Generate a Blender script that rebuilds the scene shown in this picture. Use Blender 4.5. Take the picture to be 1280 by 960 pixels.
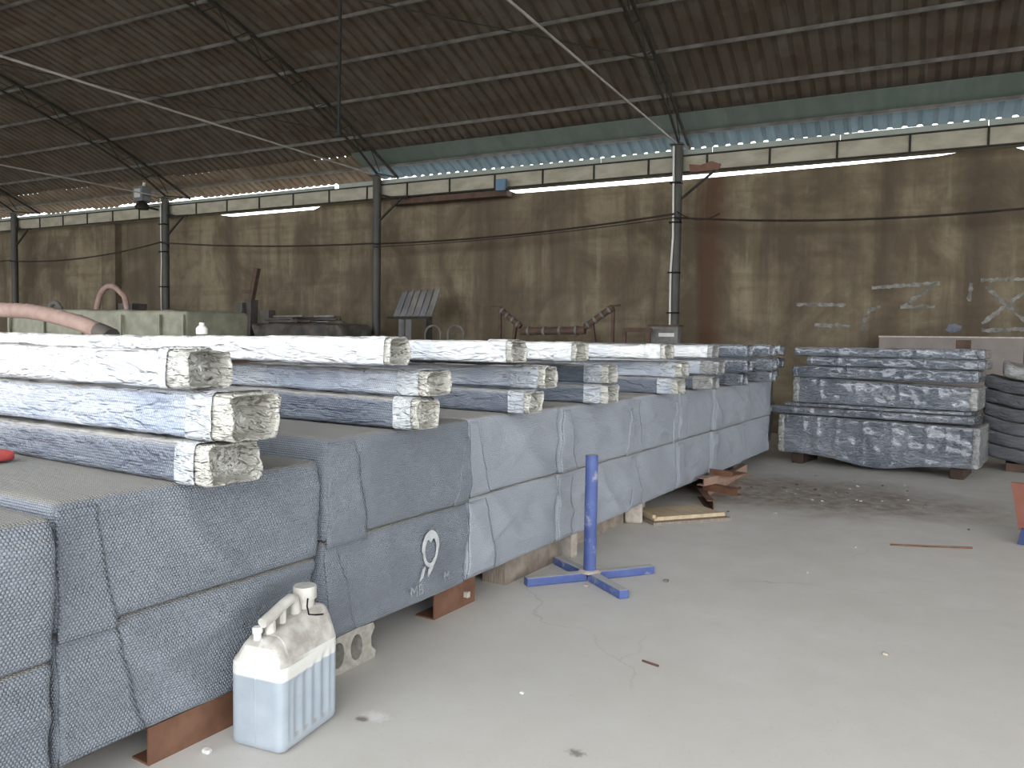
import bpy, bmesh, math, random
from math import sin, cos, pi, radians, sqrt
from mathutils import Vector, Matrix, noise

# ------------------------------------------------------------------ scene, camera, sky, exposure
for o in list(bpy.data.objects):
    bpy.data.objects.remove(o)
SC = bpy.context.scene
COL = SC.collection

HEAD, PITCH, ROLL = radians(31.9), radians(2.97), radians(0.9)
cam_d = bpy.data.cameras.new('camera')
cam_d.sensor_width = 36.0
cam_d.lens = 36.0 * 980.0 / 1280.0
cam_d.clip_end = 300
cam = bpy.data.objects.new('camera', cam_d)
COL.objects.link(cam)
fw = Vector((-sin(HEAD) * cos(PITCH), cos(HEAD) * cos(PITCH), -sin(PITCH)))
rt = Vector((cos(HEAD), sin(HEAD), 0))
up = rt.cross(fw)
r2 = rt * cos(ROLL) + up * sin(ROLL)
u2 = up * cos(ROLL) - rt * sin(ROLL)
cam.matrix_world = Matrix(((r2.x, u2.x, -fw.x, 0), (r2.y, u2.y, -fw.y, 0), (r2.z, u2.z, -fw.z, 1.4), (0, 0, 0, 1)))
SC.camera = cam

world = bpy.data.worlds.new('overcast_sky')
SC.world = world
world.use_nodes = True
wb = world.node_tree.nodes['Background']
wb.inputs['Color'].default_value = (0.94, 0.97, 1.0, 1)
wb.inputs['Strength'].default_value = 5.0

SC.view_settings.view_transform = 'Standard'
SC.view_settings.look = 'None'
SC.view_settings.gamma = 1.0
SC.view_settings.use_curve_mapping = False
SC.view_settings.exposure = 0.12

WA = radians(4.7)                        # the long wall runs slightly askew to the rows of goods
RNG = random.Random(11)

# ------------------------------------------------------------------ materials
class NT:
    def __init__(s, name):
        s.m = bpy.data.materials.new(name)
        s.m.use_nodes = True
        s.t = s.m.node_tree
        s.b = s.t.nodes['Principled BSDF']
    def n(s, kind, op=None, **kw):
        x = s.t.nodes.new('ShaderNode' + kind)
        if op:
            x.operation = op
        for k, v in kw.items():
            s.set(x, k, v)
        return x
    def set(s, node, key, v):
        sock = node.inputs[int(key[1:])] if key[0] == 'i' and key[1:].isdigit() else node.inputs[key.replace('_', ' ')]
        if isinstance(v, bpy.types.NodeSocket):
            s.t.links.new(v, sock)
        elif isinstance(v, bpy.types.Node):
            s.t.links.new(v.outputs[0], sock)
        else:
            if sock.type == 'RGBA' and len(v) == 3:
                v = (*v, 1)
            sock.default_value = v
    def coord(s, which='Object', scale=None, loc=None, rot=None):
        c = s.t.nodes.new('ShaderNodeTexCoord').outputs[which]
        if scale is None:
            return c
        mp = s.n('Mapping', Vector=c)
        mp.inputs['Scale'].default_value = scale
        if loc:
            mp.inputs['Location'].default_value = loc
        if rot:
            mp.inputs['Rotation'].default_value = rot
        return mp.outputs[0]
    def noise(s, vec, scale, detail=4, rough=0.55, dist=0.0):
        x = s.n('TexNoise', Vector=vec, Scale=scale, Detail=detail, Roughness=rough, Distortion=dist)
        return x.outputs[0]
    def ramp(s, fac, a, b, ca=0.0, cb=1.0):
        x = s.n('MapRange', i0=fac)
        x.inputs['From Min'].default_value = a
        x.inputs['From Max'].default_value = b
        x.inputs['To Min'].default_value = ca
        x.inputs['To Max'].default_value = cb
        return x.outputs[0]
    def mix(s, fac, a, b):
        x = s.t.nodes.new('ShaderNodeMix')
        x.data_type = 'RGBA'
        for sock, v in ((x.inputs[0], fac), (x.inputs[6], a), (x.inputs[7], b)):
            if isinstance(v, bpy.types.NodeSocket):
                s.t.links.new(v, sock)
            else:
                sock.default_value = v if isinstance(v, (int, float)) else (*v, 1)
        return x.outputs[2]
    def math(s, op, a, b=0.0):
        return s.n('Math', op, i0=a, i1=b).outputs[0]
    def bump(s, h, strength, dist, nrm=None):
        x = s.n('Bump', Strength=strength, Distance=dist, Height=h)
        if nrm is not None:
            s.t.links.new(nrm, x.inputs['Normal'])
        return x.outputs[0]
    def out(s, color=None, rough=None, normal=None, **kw):
        for k, v in (('Base Color', color), ('Roughness', rough), ('Normal', normal)):
            if v is not None:
                s.set(s.b, k.replace(' ', '_'), v)
        for k, v in kw.items():
            s.set(s.b, k, v)
        return s.m

def simple(name, c1, c2, scale=6, rough=0.7, bump=0.0, metal=0.0, stretch=(1, 1, 1), lo=0.35, hi=0.65, bdist=0.01, spec=0.5):
    t = NT(name)
    v = t.coord('Object', stretch)
    f = t.noise(v, scale, 5)
    col = t.mix(t.ramp(f, lo, hi), c1, c2)
    nr = t.bump(f, bump, bdist) if bump else None
    t.out(col, rough, nr, Metallic=metal)
    t.b.inputs['Specular IOR Level'].default_value = spec
    return t.m

def wrap(name, c1, c2, dust, dustc=(0.36, 0.33, 0.28), rough=0.42, bubble=0.6, film=0.4, coat=0.0, pitch=0.011, fscale=7):
    """bubble wrap (hexagonal rows of bubbles) under creased film, with dust settled on upward faces"""
    t = NT(name)
    uv = t.coord('UV')
    oi = t.n('ObjectInfo')
    nr = None
    oc = t.n('VectorMath', 'ADD', i0=t.coord('Object'), i1=oi.outputs['Location']).outputs[0]
    if film:
        for k, (rot, sc) in enumerate((((0.5, 0.25, 0.2), (0.9, 3.0, 3.0)), ((-0.6, -0.55, 0.3), (0.7, 2.6, 2.6)))):
            fm = t.n('Mapping', Vector=oc)
            fm.inputs['Rotation'].default_value = rot
            fm.inputs['Scale'].default_value = sc
            fm.inputs['Location'].default_value = (3.1 * k, 1.7 * k, 0)
            f = t.noise(fm.outputs[0], fscale * 0.6, 3, 0.55, 0.45)
            ridge = t.math('ABSOLUTE', t.math('SUBTRACT', f, 0.5))
            nr = t.bump(t.ramp(ridge, 0.0, 0.09), film * (0.9 if k == 0 else 0.6), 0.012, nr)
    big = t.noise(oc, 2.3, 4)
    col = t.mix(t.ramp(big, 0.35, 0.65), c1, c2)
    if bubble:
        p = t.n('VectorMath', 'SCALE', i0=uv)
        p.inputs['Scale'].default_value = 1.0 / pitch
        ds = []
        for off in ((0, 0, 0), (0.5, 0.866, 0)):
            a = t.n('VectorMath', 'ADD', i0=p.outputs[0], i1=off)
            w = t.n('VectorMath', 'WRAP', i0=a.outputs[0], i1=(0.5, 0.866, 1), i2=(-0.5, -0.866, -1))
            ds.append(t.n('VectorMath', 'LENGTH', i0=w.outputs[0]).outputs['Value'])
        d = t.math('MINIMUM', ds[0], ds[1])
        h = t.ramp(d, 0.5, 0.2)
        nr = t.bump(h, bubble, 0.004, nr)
        col = t.mix(t.math('MULTIPLY', t.ramp(h, 0.35, 0.0), 0.5), col, tuple(x * 0.5 for x in c1))  # gaps between bubbles painted darker: shade put into the colour, domes left lighter
    g = t.n('NewGeometry')
    nz = t.n('SeparateXYZ', Vector=g.outputs['True Normal']).outputs['Z']
    dn = t.noise(oc, 5, 5)
    fac = t.math('MULTIPLY', t.ramp(nz, 0.35, 0.85), t.ramp(dn, 0.25, 0.6, dust * 0.75, dust))
    col = t.mix(fac, col, dustc)
    rg = t.ramp(fac, 0, 1, rough, 0.85)
    t.out(col, rg, nr)
    t.b.inputs['Coat Weight'].default_value = coat
    t.b.inputs['Coat Roughness'].default_value = 0.12
    return t.m

MT = {}
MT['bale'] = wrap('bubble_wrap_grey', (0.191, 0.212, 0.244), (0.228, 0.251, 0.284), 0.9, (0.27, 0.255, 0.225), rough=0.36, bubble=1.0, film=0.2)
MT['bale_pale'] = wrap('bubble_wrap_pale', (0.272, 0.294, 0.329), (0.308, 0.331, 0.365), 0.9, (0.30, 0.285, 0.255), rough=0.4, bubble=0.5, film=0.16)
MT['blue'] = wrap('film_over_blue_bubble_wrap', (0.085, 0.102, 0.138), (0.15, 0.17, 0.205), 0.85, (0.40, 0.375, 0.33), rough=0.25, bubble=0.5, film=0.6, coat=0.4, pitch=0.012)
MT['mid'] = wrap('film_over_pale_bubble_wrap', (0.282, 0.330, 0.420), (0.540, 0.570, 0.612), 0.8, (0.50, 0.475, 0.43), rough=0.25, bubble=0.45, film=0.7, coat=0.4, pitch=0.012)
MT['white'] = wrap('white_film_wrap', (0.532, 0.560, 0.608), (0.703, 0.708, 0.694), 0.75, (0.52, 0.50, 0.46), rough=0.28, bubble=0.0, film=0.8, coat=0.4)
MT['slate'] = wrap('film_over_slate_wrap', (0.13, 0.15, 0.185), (0.24, 0.26, 0.295), 0.5, (0.26, 0.255, 0.24), rough=0.13, bubble=0.0, film=1.0, coat=1.0, fscale=17)
MT['film'] = wrap('crumpled_clear_film', (0.432, 0.425, 0.389), (0.533, 0.518, 0.461), 0.3, (0.55, 0.52, 0.45), rough=0.2, bubble=0.0, film=0.9, coat=0.5, fscale=16)
MT['sleeve'] = wrap('clear_film_sleeve', (0.33, 0.36, 0.41), (0.52, 0.54, 0.55), 0.4, (0.45, 0.425, 0.38), rough=0.2, bubble=0.0, film=0.8, coat=0.5, fscale=13)
MT['film_dark'] = wrap('crumpled_film_grey', (0.240, 0.248, 0.248), (0.368, 0.368, 0.344), 0.3, (0.4, 0.38, 0.33), rough=0.2, bubble=0.0, film=0.9, coat=0.5, fscale=14)
MT['darkwrap'] = wrap('dark_rubbery_wrap', (0.051, 0.056, 0.064), (0.082, 0.087, 0.094), 0.6, (0.20, 0.195, 0.185), rough=0.5, bubble=0.0, film=0.5, fscale=9)

MT['rust'] = simple('rusty_steel', (0.100, 0.043, 0.022), (0.155, 0.075, 0.043), 9, 0.75, 0.3, 0.0, (1, 1, 1), bdist=0.004)
MT['rust_pale'] = simple('dusty_rust_steel', (0.223, 0.124, 0.087), (0.291, 0.192, 0.143), 8, 0.8, 0.3, bdist=0.004)
MT['rust_dark'] = simple('dark_rust_steel', (0.051, 0.030, 0.021), (0.090, 0.051, 0.033), 8, 0.8, 0.3, bdist=0.004)
MT['footing'] = simple('dark_brown_footing', (0.03, 0.018, 0.013), (0.055, 0.032, 0.022), 9, 0.9, 0.3)
MT['timber'] = simple('grey_timber', (0.165, 0.131, 0.101), (0.270, 0.229, 0.188), 12, 0.8, 0.5, 0, (9, 0.7, 1), bdist=0.004)
MT['ply'] = simple('plywood', (0.425, 0.323, 0.200), (0.527, 0.425, 0.289), 6, 0.65, 0.1, 0, (4, 1, 1), bdist=0.002)
MT['stone'] = simple('pale_stone', (0.336, 0.296, 0.256), (0.448, 0.400, 0.344), 20, 0.9, 0.5, bdist=0.006)
MT['cblock'] = simple('concrete_block', (0.240, 0.224, 0.192), (0.344, 0.328, 0.288), 35, 0.95, 0.7, bdist=0.004)
MT['steel'] = simple('dark_painted_steel', (0.020, 0.019, 0.016), (0.038, 0.035, 0.029), 7, 0.6, 0.1, spec=0.12)
MT['colpaint'] = simple('grey_green_column_paint', (0.030, 0.030, 0.025), (0.053, 0.050, 0.042), 5, 0.6, 0.2, 0, (1, 1, 0.4))
MT['purlin'] = simple('grey_purlin_steel', (0.044, 0.040, 0.033), (0.106, 0.099, 0.086), 4, 0.55)
MT['tie'] = simple('light_grey_rod', (0.25, 0.24, 0.21), (0.36, 0.34, 0.3), 5, 0.5)
MT['conduit'] = simple('white_conduit', (0.468, 0.459, 0.425), (0.561, 0.552, 0.510), 5, 0.45)
MT['gutter'] = simple('cream_gutter_panel', (0.234, 0.217, 0.164), (0.328, 0.308, 0.241), 3.0, 0.7, 0.0, 0, (1, 1, 2))
MT['gutter_rust'] = simple('rusted_gutter_panel', (0.11, 0.042, 0.026), (0.16, 0.085, 0.055), 5, 0.7)
MT['fascia'] = simple('green_grey_fascia', (0.217, 0.245, 0.210), (0.259, 0.287, 0.248), 3, 0.5)
MT['cable'] = simple('black_cable', (0.021, 0.018, 0.016), (0.042, 0.033, 0.027), 4, 0.7, spec=0.12)
MT['rubber'] = simple('black_rubber', (0.006, 0.006, 0.006), (0.015, 0.015, 0.015), 4, 0.6, spec=0.12)
MT['hose'] = simple('pink_dust_hose', (0.277, 0.183, 0.154), (0.353, 0.246, 0.208), 9, 0.75, 0.2)
MT['tarp'] = simple('grey_green_tarp', (0.154, 0.155, 0.112), (0.231, 0.228, 0.166), 5, 0.6, 0.5, bdist=0.02)
MT['scrap'] = simple('dark_scrap_steel', (0.040, 0.036, 0.032), (0.092, 0.080, 0.068), 5, 0.75, 0.3)
MT['scrap_grey'] = simple('dusty_scrap_steel', (0.090, 0.086, 0.079), (0.165, 0.158, 0.143), 5, 0.75, 0.3)
MT['sheetgrey'] = simple('grey_metal_sheet', (0.084, 0.084, 0.087), (0.140, 0.136, 0.136), 4, 0.5, 0.1)
MT['plate'] = simple('dusty_pinkish_plate', (0.151, 0.126, 0.112), (0.194, 0.166, 0.148), 3, 0.6)
MT['orange'] = simple('orange_red_paint', (0.157, 0.045, 0.025), (0.181, 0.061, 0.038), 5, 0.6, 0.1)
MT['bluepaint2'] = simple('deep_blue_paint', (0.016, 0.027, 0.101), (0.025, 0.040, 0.122), 5, 0.5)
MT['bluecase'] = simple('blue_lamp_case', (0.063, 0.126, 0.189), (0.091, 0.161, 0.231), 5, 0.5)
MT['lampgrey'] = simple('grey_lamp_metal', (0.070, 0.077, 0.077), (0.119, 0.126, 0.126), 5, 0.45)
MT['glass'] = simple('dull_glass', (0.35, 0.36, 0.35), (0.42, 0.43, 0.41), 3, 0.15)
MT['redrag'] = simple('red_cloth', (0.252, 0.030, 0.027), (0.330, 0.051, 0.042), 9, 0.8, 0.4)
MT['plaswhite'] = simple('white_plastic', (0.60, 0.59, 0.55), (0.68, 0.67, 0.64), 7, 0.35)
MT['capplastic'] = simple('dusty_white_plastic', (0.36, 0.34, 0.30), (0.56, 0.55, 0.51), 9, 0.45)
MT['chalk'] = simple('white_wall_paint', (0.109, 0.102, 0.090), (0.230, 0.224, 0.205), 9, 0.9, lo=0.4, hi=0.62)
MT['bluesmear'] = simple('blue_wall_paint', (0.06, 0.08, 0.14), (0.14, 0.14, 0.15), 9, 0.9)
MT['print'] = simple('white_print', (0.33, 0.345, 0.355), (0.50, 0.505, 0.50), 14, 0.6)
MT['printfaint'] = simple('faded_white_print', (0.21, 0.225, 0.245), (0.30, 0.315, 0.33), 30, 0.6)

def m_bluepaint():
    t = NT('worn_blue_paint')
    v = t.coord('Object')
    g = t.n('NewGeometry')
    nz = t.n('SeparateXYZ', Vector=g.outputs['True Normal']).outputs['Z']
    f = t.noise(v, 14, 5)
    w = t.math('MAXIMUM', t.ramp(f, 0.56, 0.68, 0, 0.55), t.math('MULTIPLY', t.ramp(nz, 0.5, 0.9), 0.9))
    blue = t.mix(t.ramp(t.noise(v, 5, 4), 0.35, 0.65), (0.038, 0.06, 0.19), (0.07, 0.105, 0.27))
    return t.out(t.mix(w, blue, (0.40, 0.385, 0.36)), 0.55, t.bump(f, 0.2, 0.003))
MT['bluepaint'] = m_bluepaint()

def m_can():
    """translucent white jerrycan plastic: below the liquid level the liquid shows through grey-blue"""
    t = NT('jerrycan_plastic')
    p = t.coord('Object')
    z = t.n('SeparateXYZ', Vector=p).outputs['Z']
    nz = t.n('SeparateXYZ', Vector=t.n('NewGeometry').outputs['True Normal']).outputs['Z']
    f = t.noise(p, 11, 5)
    clean = t.mix(t.ramp(f, 0.3, 0.7), (0.62, 0.61, 0.57), (0.70, 0.69, 0.66))
    liq = t.mix(t.ramp(f, 0.3, 0.7), (0.30, 0.345, 0.39), (0.37, 0.41, 0.45))
    col = t.mix(t.ramp(z, 0.250, 0.256), liq, clean)
    dirt = t.math('MULTIPLY', t.ramp(nz, 0.15, 0.45), t.ramp(t.noise(p, 16, 6), 0.3, 0.62, 0.3, 0.9))
    col = t.mix(dirt, col, (0.27, 0.245, 0.21))
    t.out(col, t.ramp(dirt, 0, 1, 0.32, 0.8))
    t.b.inputs['Subsurface Weight'].default_value = 0.15
    t.b.inputs['Subsurface Radius'].default_value = (0.02, 0.02, 0.02)
    return t.m
MT['can'] = m_can()

def m_floor():
    t = NT('dusty_concrete_floor')
    p = t.coord('Object')
    big = t.noise(p, 0.5, 5, 0.6, 0.4)
    mid = t.noise(p, 3.5, 6, 0.6)
    fine = t.noise(p, 60, 3)
    col = t.mix(t.ramp(big, 0.35, 0.65), (0.50, 0.485, 0.445), (0.575, 0.56, 0.525))
    col = t.mix(t.ramp(mid, 0.35, 0.7, 0.0, 0.55), col, (0.51, 0.475, 0.43))
    col = t.mix(t.ramp(fine, 0.60, 0.78, 0, 0.35), col, (0.33, 0.305, 0.275))
    # brown dirt in front of the film-wrapped stack
    def blob(cx, cy, rx, ry, lo, hi, nscale, amt):
        v = t.n('Mapping', Vector=p)
        v.vector_type = 'POINT'
        v.inputs['Location'].default_value = (-cx / rx, -cy / ry, 0)
        v.inputs['Scale'].default_value = (1 / rx, 1 / ry, 0)
        L = t.n('VectorMath', 'LENGTH', i0=v.outputs[0]).outputs['Value']
        f = t.math('ADD', L, t.ramp(t.noise(p, nscale, 6, 0.65), 0, 1, -amt, amt))
        return t.ramp(f, hi, lo)
    d1 = t.math('MULTIPLY', blob(-1.0, 7.95, 1.7, 1.0, 0.55, 1.2, 2.2, 0.5), t.ramp(t.noise(t.coord('Object', (1, 1, 1)), 9, 6, 0.7), 0.32, 0.58, 0.3, 1.0))
    col = t.mix(t.math('MULTIPLY', d1, 0.85), col, (0.15, 0.098, 0.060))
    d2 = blob(-1.0, 9.2, 2.6, 1.3, 0.4, 1.2, 1.2, 0.5)
    col = t.mix(t.math('MULTIPLY', d2, 0.15), col, (0.24, 0.22, 0.195))
    d3 = blob(-2.15, 6.3, 0.5, 0.5, 0.3, 1.1, 7, 0.7)
    col = t.mix(t.math('MULTIPLY', d3, 0.5), col, (0.30, 0.25, 0.19))
    d4 = blob(-1.745, 2.32, 0.07, 0.05, 0.3, 1.0, 40, 0.8)
    col = t.mix(t.math('MULTIPLY', d4, 0.8), col, (0.70, 0.68, 0.66))
    d5 = blob(-1.775, 2.28, 0.035, 0.025, 0.4, 1.0, 60, 0.7)
    col = t.mix(t.math('MULTIPLY', d5, 0.8), col, (0.13, 0.10, 0.08))
    d6 = blob(-0.985, 2.44, 0.04, 0.03, 0.3, 1.0, 50, 1.0)
    col = t.mix(t.math('MULTIPLY', d6, 0.75), col, (0.12, 0.11, 0.095))
    # hairline cracks
    cv = t.n('TexVoronoi', Vector=t.n('VectorMath', 'ADD', i0=t.coord('Object', (0.33, 0.33, 0)), i1=t.n('VectorMath', 'SCALE', i0=t.n('TexNoise', Vector=p, Scale=1.3, Detail=5).outputs['Color'], Scale=0.25).outputs[0]).outputs[0], Scale=1.0)
    cv.feature = 'DISTANCE_TO_EDGE'
    crack = t.math('MULTIPLY', t.ramp(cv.outputs['Distance'], 0.0025, 0.0008), t.ramp(t.noise(p, 0.8, 2), 0.48, 0.6))
    col = t.mix(t.math('MULTIPLY', crack, 0.32), col, (0.22, 0.2, 0.18))
    nr = t.bump(mid, 0.15, 0.01)
    nr = t.bump(fine, 0.12, 0.003, nr)
    return t.out(col, t.ramp(mid, 0.3, 0.7, 0.42, 0.62), nr)
MT['floor'] = m_floor()

def m_wall():
    t = NT('stained_concrete_wall')
    p = t.coord('Object')
    streak = t.noise(t.coord('Object', (1.6, 1.0, 0.16)), 1.6, 6, 0.62, 0.3)
    blot = t.noise(p, 0.75, 6, 0.62, 0.6)
    fine = t.noise(p, 7, 6, 0.65)
    band = t.noise(t.coord('Object', (0.15, 1, 3.2)), 1.3, 4, 0.6)
    col = t.mix(t.ramp(blot, 0.41, 0.60), (0.088, 0.067, 0.040), (0.185, 0.150, 0.097))
    col = t.mix(t.ramp(streak, 0.48, 0.70, 0, 0.8), col, (0.058, 0.042, 0.026))
    col = t.mix(t.ramp(streak, 0.42, 0.28, 0, 0.7), col, (0.235, 0.198, 0.133))
    col = t.mix(t.ramp(band, 0.5, 0.68, 0, 0.45), col, (0.075, 0.058, 0.036))
    col = t.mix(t.ramp(fine, 0.5, 0.75, 0, 0.45), col, (0.07, 0.053, 0.034))
    # rust run-off below the gutter joint beside the column, and darker stains
    x = t.n('SeparateXYZ', Vector=p).outputs['X']
    wob = t.math('ADD', x, t.ramp(streak, 0, 1, -0.35, 0.35))
    for c, w, a, cc in ((-3.15, 0.30, 0.8, (0.070, 0.033, 0.015)), (-7.3, 0.55, 0.65, (0.060, 0.042, 0.027)), (-6.0, 0.3, 0.4, (0.064, 0.046, 0.030)), (0.75, 0.35, 0.55, (0.050, 0.036, 0.023)), (-17.4, 1.3, 0.55, (0.058, 0.045, 0.030)), (-0.45, 0.2, 0.5, (0.058, 0.040, 0.025))):
        d = t.math('ABSOLUTE', t.math('SUBTRACT', wob, c))
        col = t.mix(t.math('MULTIPLY', t.ramp(d, w, w * 0.25), a), col, cc)
    nr = t.bump(fine, 0.3, 0.015)
    nr = t.bump(band, 0.25, 0.03, nr)
    return t.out(col, 0.9, nr)
MT['wall'] = m_wall()

def m_roof(name, a, b, c, amt):
    t = NT(name)
    p = t.coord('Object')
    rnd = t.n('ObjectInfo').outputs['Random']
    sh = t.n('VectorMath', 'ADD', i0=t.coord('Object', (1, 0.16, 0.2)), i1=t.n('CombineXYZ', X=t.math('MULTIPLY', rnd, 37.0)).outputs[0]).outputs[0]
    s = t.noise(sh, 5, 5, 0.6)
    f = t.noise(t.n('VectorMath', 'ADD', i0=p, i1=t.n('CombineXYZ', X=t.math('MULTIPLY', rnd, 37.0)).outputs[0]).outputs[0], 3, 6)
    col = t.mix(t.ramp(s, 0.36, 0.64), a, b)
    col = t.mix(t.math('MULTIPLY', t.ramp(f, 0.45, 0.7), amt), col, c)
    col = t.mix(t.ramp(rnd, 0.55, 1.0, 0, 0.45), col, c)
    return t.out(col, 0.8, t.bump(f, 0.2, 0.01))
MT['roof'] = m_roof('weathered_brown_roof_sheet', (0.060, 0.046, 0.031), (0.090, 0.075, 0.055), (0.048, 0.026, 0.014), 0.7)
MT['teal'] = m_roof('teal_roof_sheet', (0.085, 0.115, 0.10), (0.11, 0.14, 0.122), (0.07, 0.085, 0.072), 0.4)
MT['bluesheet'] = m_roof('blue_eave_sheet', (0.10, 0.16, 0.20), (0.15, 0.22, 0.27), (0.08, 0.12, 0.15), 0.4)
MT['brownsheet'] = m_roof('bleached_brown_eave_sheet', (0.13, 0.10, 0.066), (0.19, 0.15, 0.105), (0.08, 0.046, 0.026), 0.7)

# ------------------------------------------------------------------ geometry helpers
class MB:
    """collects boxes, tubes and prisms; build() links them as one mesh object"""
    def __init__(s):
        s.v, s.f = [], []
    def quads(s, v, f):
        k = len(s.v)
        s.v += [tuple(x) for x in v]
        s.f += [tuple(i + k for i in q) for q in f]
        return s
    def box(s, x0, x1, y0, y1, z0, z1, M=None):
        v = [Vector((x, y, z)) for x in (x0, x1) for y in (y0, y1) for z in (z0, z1)]
        if M is not None:
            v = [M @ q for q in v]
        return s.quads(v, [(0, 1, 3, 2), (4, 6, 7, 5), (0, 4, 5, 1), (2, 3, 7, 6), (0, 2, 6, 4), (1, 5, 7, 3)])
    def bar(s, a, b, w, h, upv=(0, 0, 1)):
        a, b = Vector(a), Vector(b)
        d = (b - a).normalized()
        sd = d.cross(Vector(upv))
        if sd.length < 1e-4:
            sd = d.cross(Vector((1, 0, 0)))
        sd.normalize()
        u = sd.cross(d)
        v = [p + sd * (w / 2 * i) + u * (h / 2 * j) for p in (a, b) for i, j in ((-1, -1), (1, -1), (1, 1), (-1, 1))]
        return s.quads(v, [(0, 1, 2, 3), (7, 6, 5, 4), (0, 4, 5, 1), (1, 5, 6, 2), (2, 6, 7, 3), (3, 7, 4, 0)])
    def tube(s, pts, rad, n=8, cap=True):
        pts = [Vector(p) for p in pts]
        m = len(pts)
        rad = rad if isinstance(rad, (list, tuple)) else [rad] * m
        vs, prev = [], None
        for i, p in enumerate(pts):
            d = (pts[min(i + 1, m - 1)] - pts[max(i - 1, 0)]).normalized()
            if prev is None:
                a = d.cross(Vector((0, 0, 1)))
                if a.length < 1e-3:
                    a = d.cross(Vector((1, 0, 0)))
            else:
                a = prev - d * prev.dot(d)
            a.normalize()
            prev = a
            b = d.cross(a)
            vs += [p + (a * cos(2 * pi * k / n) + b * sin(2 * pi * k / n)) * rad[i] for k in range(n)]
        fs = [(i * n + k, i * n + (k + 1) % n, (i + 1) * n + (k + 1) % n, (i + 1) * n + k) for i in range(m - 1) for k in range(n)]
        if cap:
            fs += [tuple(range(n - 1, -1, -1)), tuple((m - 1) * n + k for k in range(n))]
        return s.quads(vs, fs)
    def prism(s, poly, axis, a, b):
        """poly of 2D points extruded along axis ('x','y','z') from a to b"""
        def P(u, v, w):
            return {'x': (w, u, v), 'y': (u, w, v), 'z': (u, v, w)}[axis]
        n = len(poly)
        vs = [P(u, v, a) for u, v in poly] + [P(u, v, b) for u, v in poly]
        fs = [tuple(range(n)), tuple(range(2 * n - 1, n - 1, -1))] + [(i, (i + 1) % n, n + (i + 1) % n, n + i) for i in range(n)]
        return s.quads(vs, fs)
    def lathe(s, prof, n=16, c=(0, 0, 0)):
        vs = [(c[0] + r * cos(2 * pi * k / n), c[1] + r * sin(2 * pi * k / n), c[2] + z) for r, z in prof for k in range(n)]
        m = len(prof)
        fs = [(i * n + k, i * n + (k + 1) % n, (i + 1) * n + (k + 1) % n, (i + 1) * n + k) for i in range(m - 1) for k in range(n)]
        fs += [tuple(range(n - 1, -1, -1)), tuple((m - 1) * n + k for k in range(n))]
        return s.quads(vs, fs)
    def mesh(s, name, mat, smooth=False):
        me = bpy.data.meshes.new(name)
        me.from_pydata(s.v, [], s.f)
        bm = bmesh.new()
        bm.from_mesh(me)
        bmesh.ops.recalc_face_normals(bm, faces=bm.faces)
        bm.to_mesh(me)
        bm.free()
        me.materials.append(MT[mat])
        if smooth:
            me.shade_smooth()
            if smooth != 'all':
                me.set_sharp_from_angle(angle=radians(40))
        return me
    def build(s, name, mat, parent=None, smooth=False, loc=None, rz=0.0):
        return link(name, s.mesh(name, mat, smooth), parent, loc, rz)

def link(name, me, parent=None, loc=None, rz=0.0):
    o = bpy.data.objects.new(name, me)
    COL.objects.link(o)
    if parent is not None:
        o.parent = parent
    if loc is not None:
        o.location = loc
    if rz:
        o.rotation_euler = (0, 0, rz)
    return o

def tag(o, label, cat, group=None):
    o['label'] = label
    o['category'] = cat
    if group:
        o['group'] = group
    return o

def thing(name, label, cat, loc=(0, 0, 0), rz=0.0, group=None):
    o = link(name, None, None, loc, rz)
    o.empty_display_size = 0.1
    return tag(o, label, cat, group)

def struct(o):
    o['kind'] = 'structure'
    return o

def bevel(o, w, seg=2):
    m = o.modifiers.new('bevel', 'BEVEL')
    m.width = w
    m.segments = seg
    m.limit_method = 'ANGLE'
    return o

def wloc(a, n, z=0.0):
    """point given along the long wall (a), away from the camera towards it (n), and height"""
    return Vector((a * cos(WA) - n * sin(WA), a * sin(WA) + n * cos(WA), z))

def nz3(x, y, z):
    return noise.noise(Vector((x, y, z)))

def axis_list(lo, hi, r, step):
    n = max(1, int(round((hi - lo - 2 * r) / step)))
    mid = [lo + r + (hi - lo - 2 * r) * i / n for i in range(n + 1)]
    return [lo, lo + 0.3 * r] + mid + [hi - 0.3 * r, hi]

def rbox(lo, hi, r, step, fn=None):
    """rounded box between lo and hi; returns vertices, faces, and metre-scale box UVs; fn(p, base) deforms"""
    ax = [axis_list(lo[i], hi[i], r, step[i]) for i in range(3)]
    idx, V, F, U = {}, [], [], []
    def vert(p):
        k = tuple(round(c, 5) for c in p)
        if k not in idx:
            idx[k] = len(V)
            c = Vector([min(max(p[i], lo[i] + r), hi[i] - r) for i in range(3)])
            d = Vector(p) - c
            q = c + d.normalized() * r if d.length > 1e-9 else c
            # faces further than r from the clamp stay put, edges round off
            V.append(fn(q.copy(), q) if fn else q)
        return idx[k]
    for a in range(3):
        b, c = [(1, 2), (0, 2), (0, 1)][a]
        for side in (lo[a], hi[a]):
            for i in range(len(ax[b]) - 1):
                for j in range(len(ax[c]) - 1):
                    quad, uv = [], []
                    for ii, jj in ((i, j), (i + 1, j), (i + 1, j + 1), (i, j + 1)):
                        p = [0, 0, 0]
                        p[a], p[b], p[c] = side, ax[b][ii], ax[c][jj]
                        quad.append(vert(p))
                        uv.append((p[b], p[c]))
                    if (side == lo[a]) != (a == 1):
                        quad.reverse()
                        uv.reverse()
                    F.append(quad)
                    U.append(uv)
    return V, F, U

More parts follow.
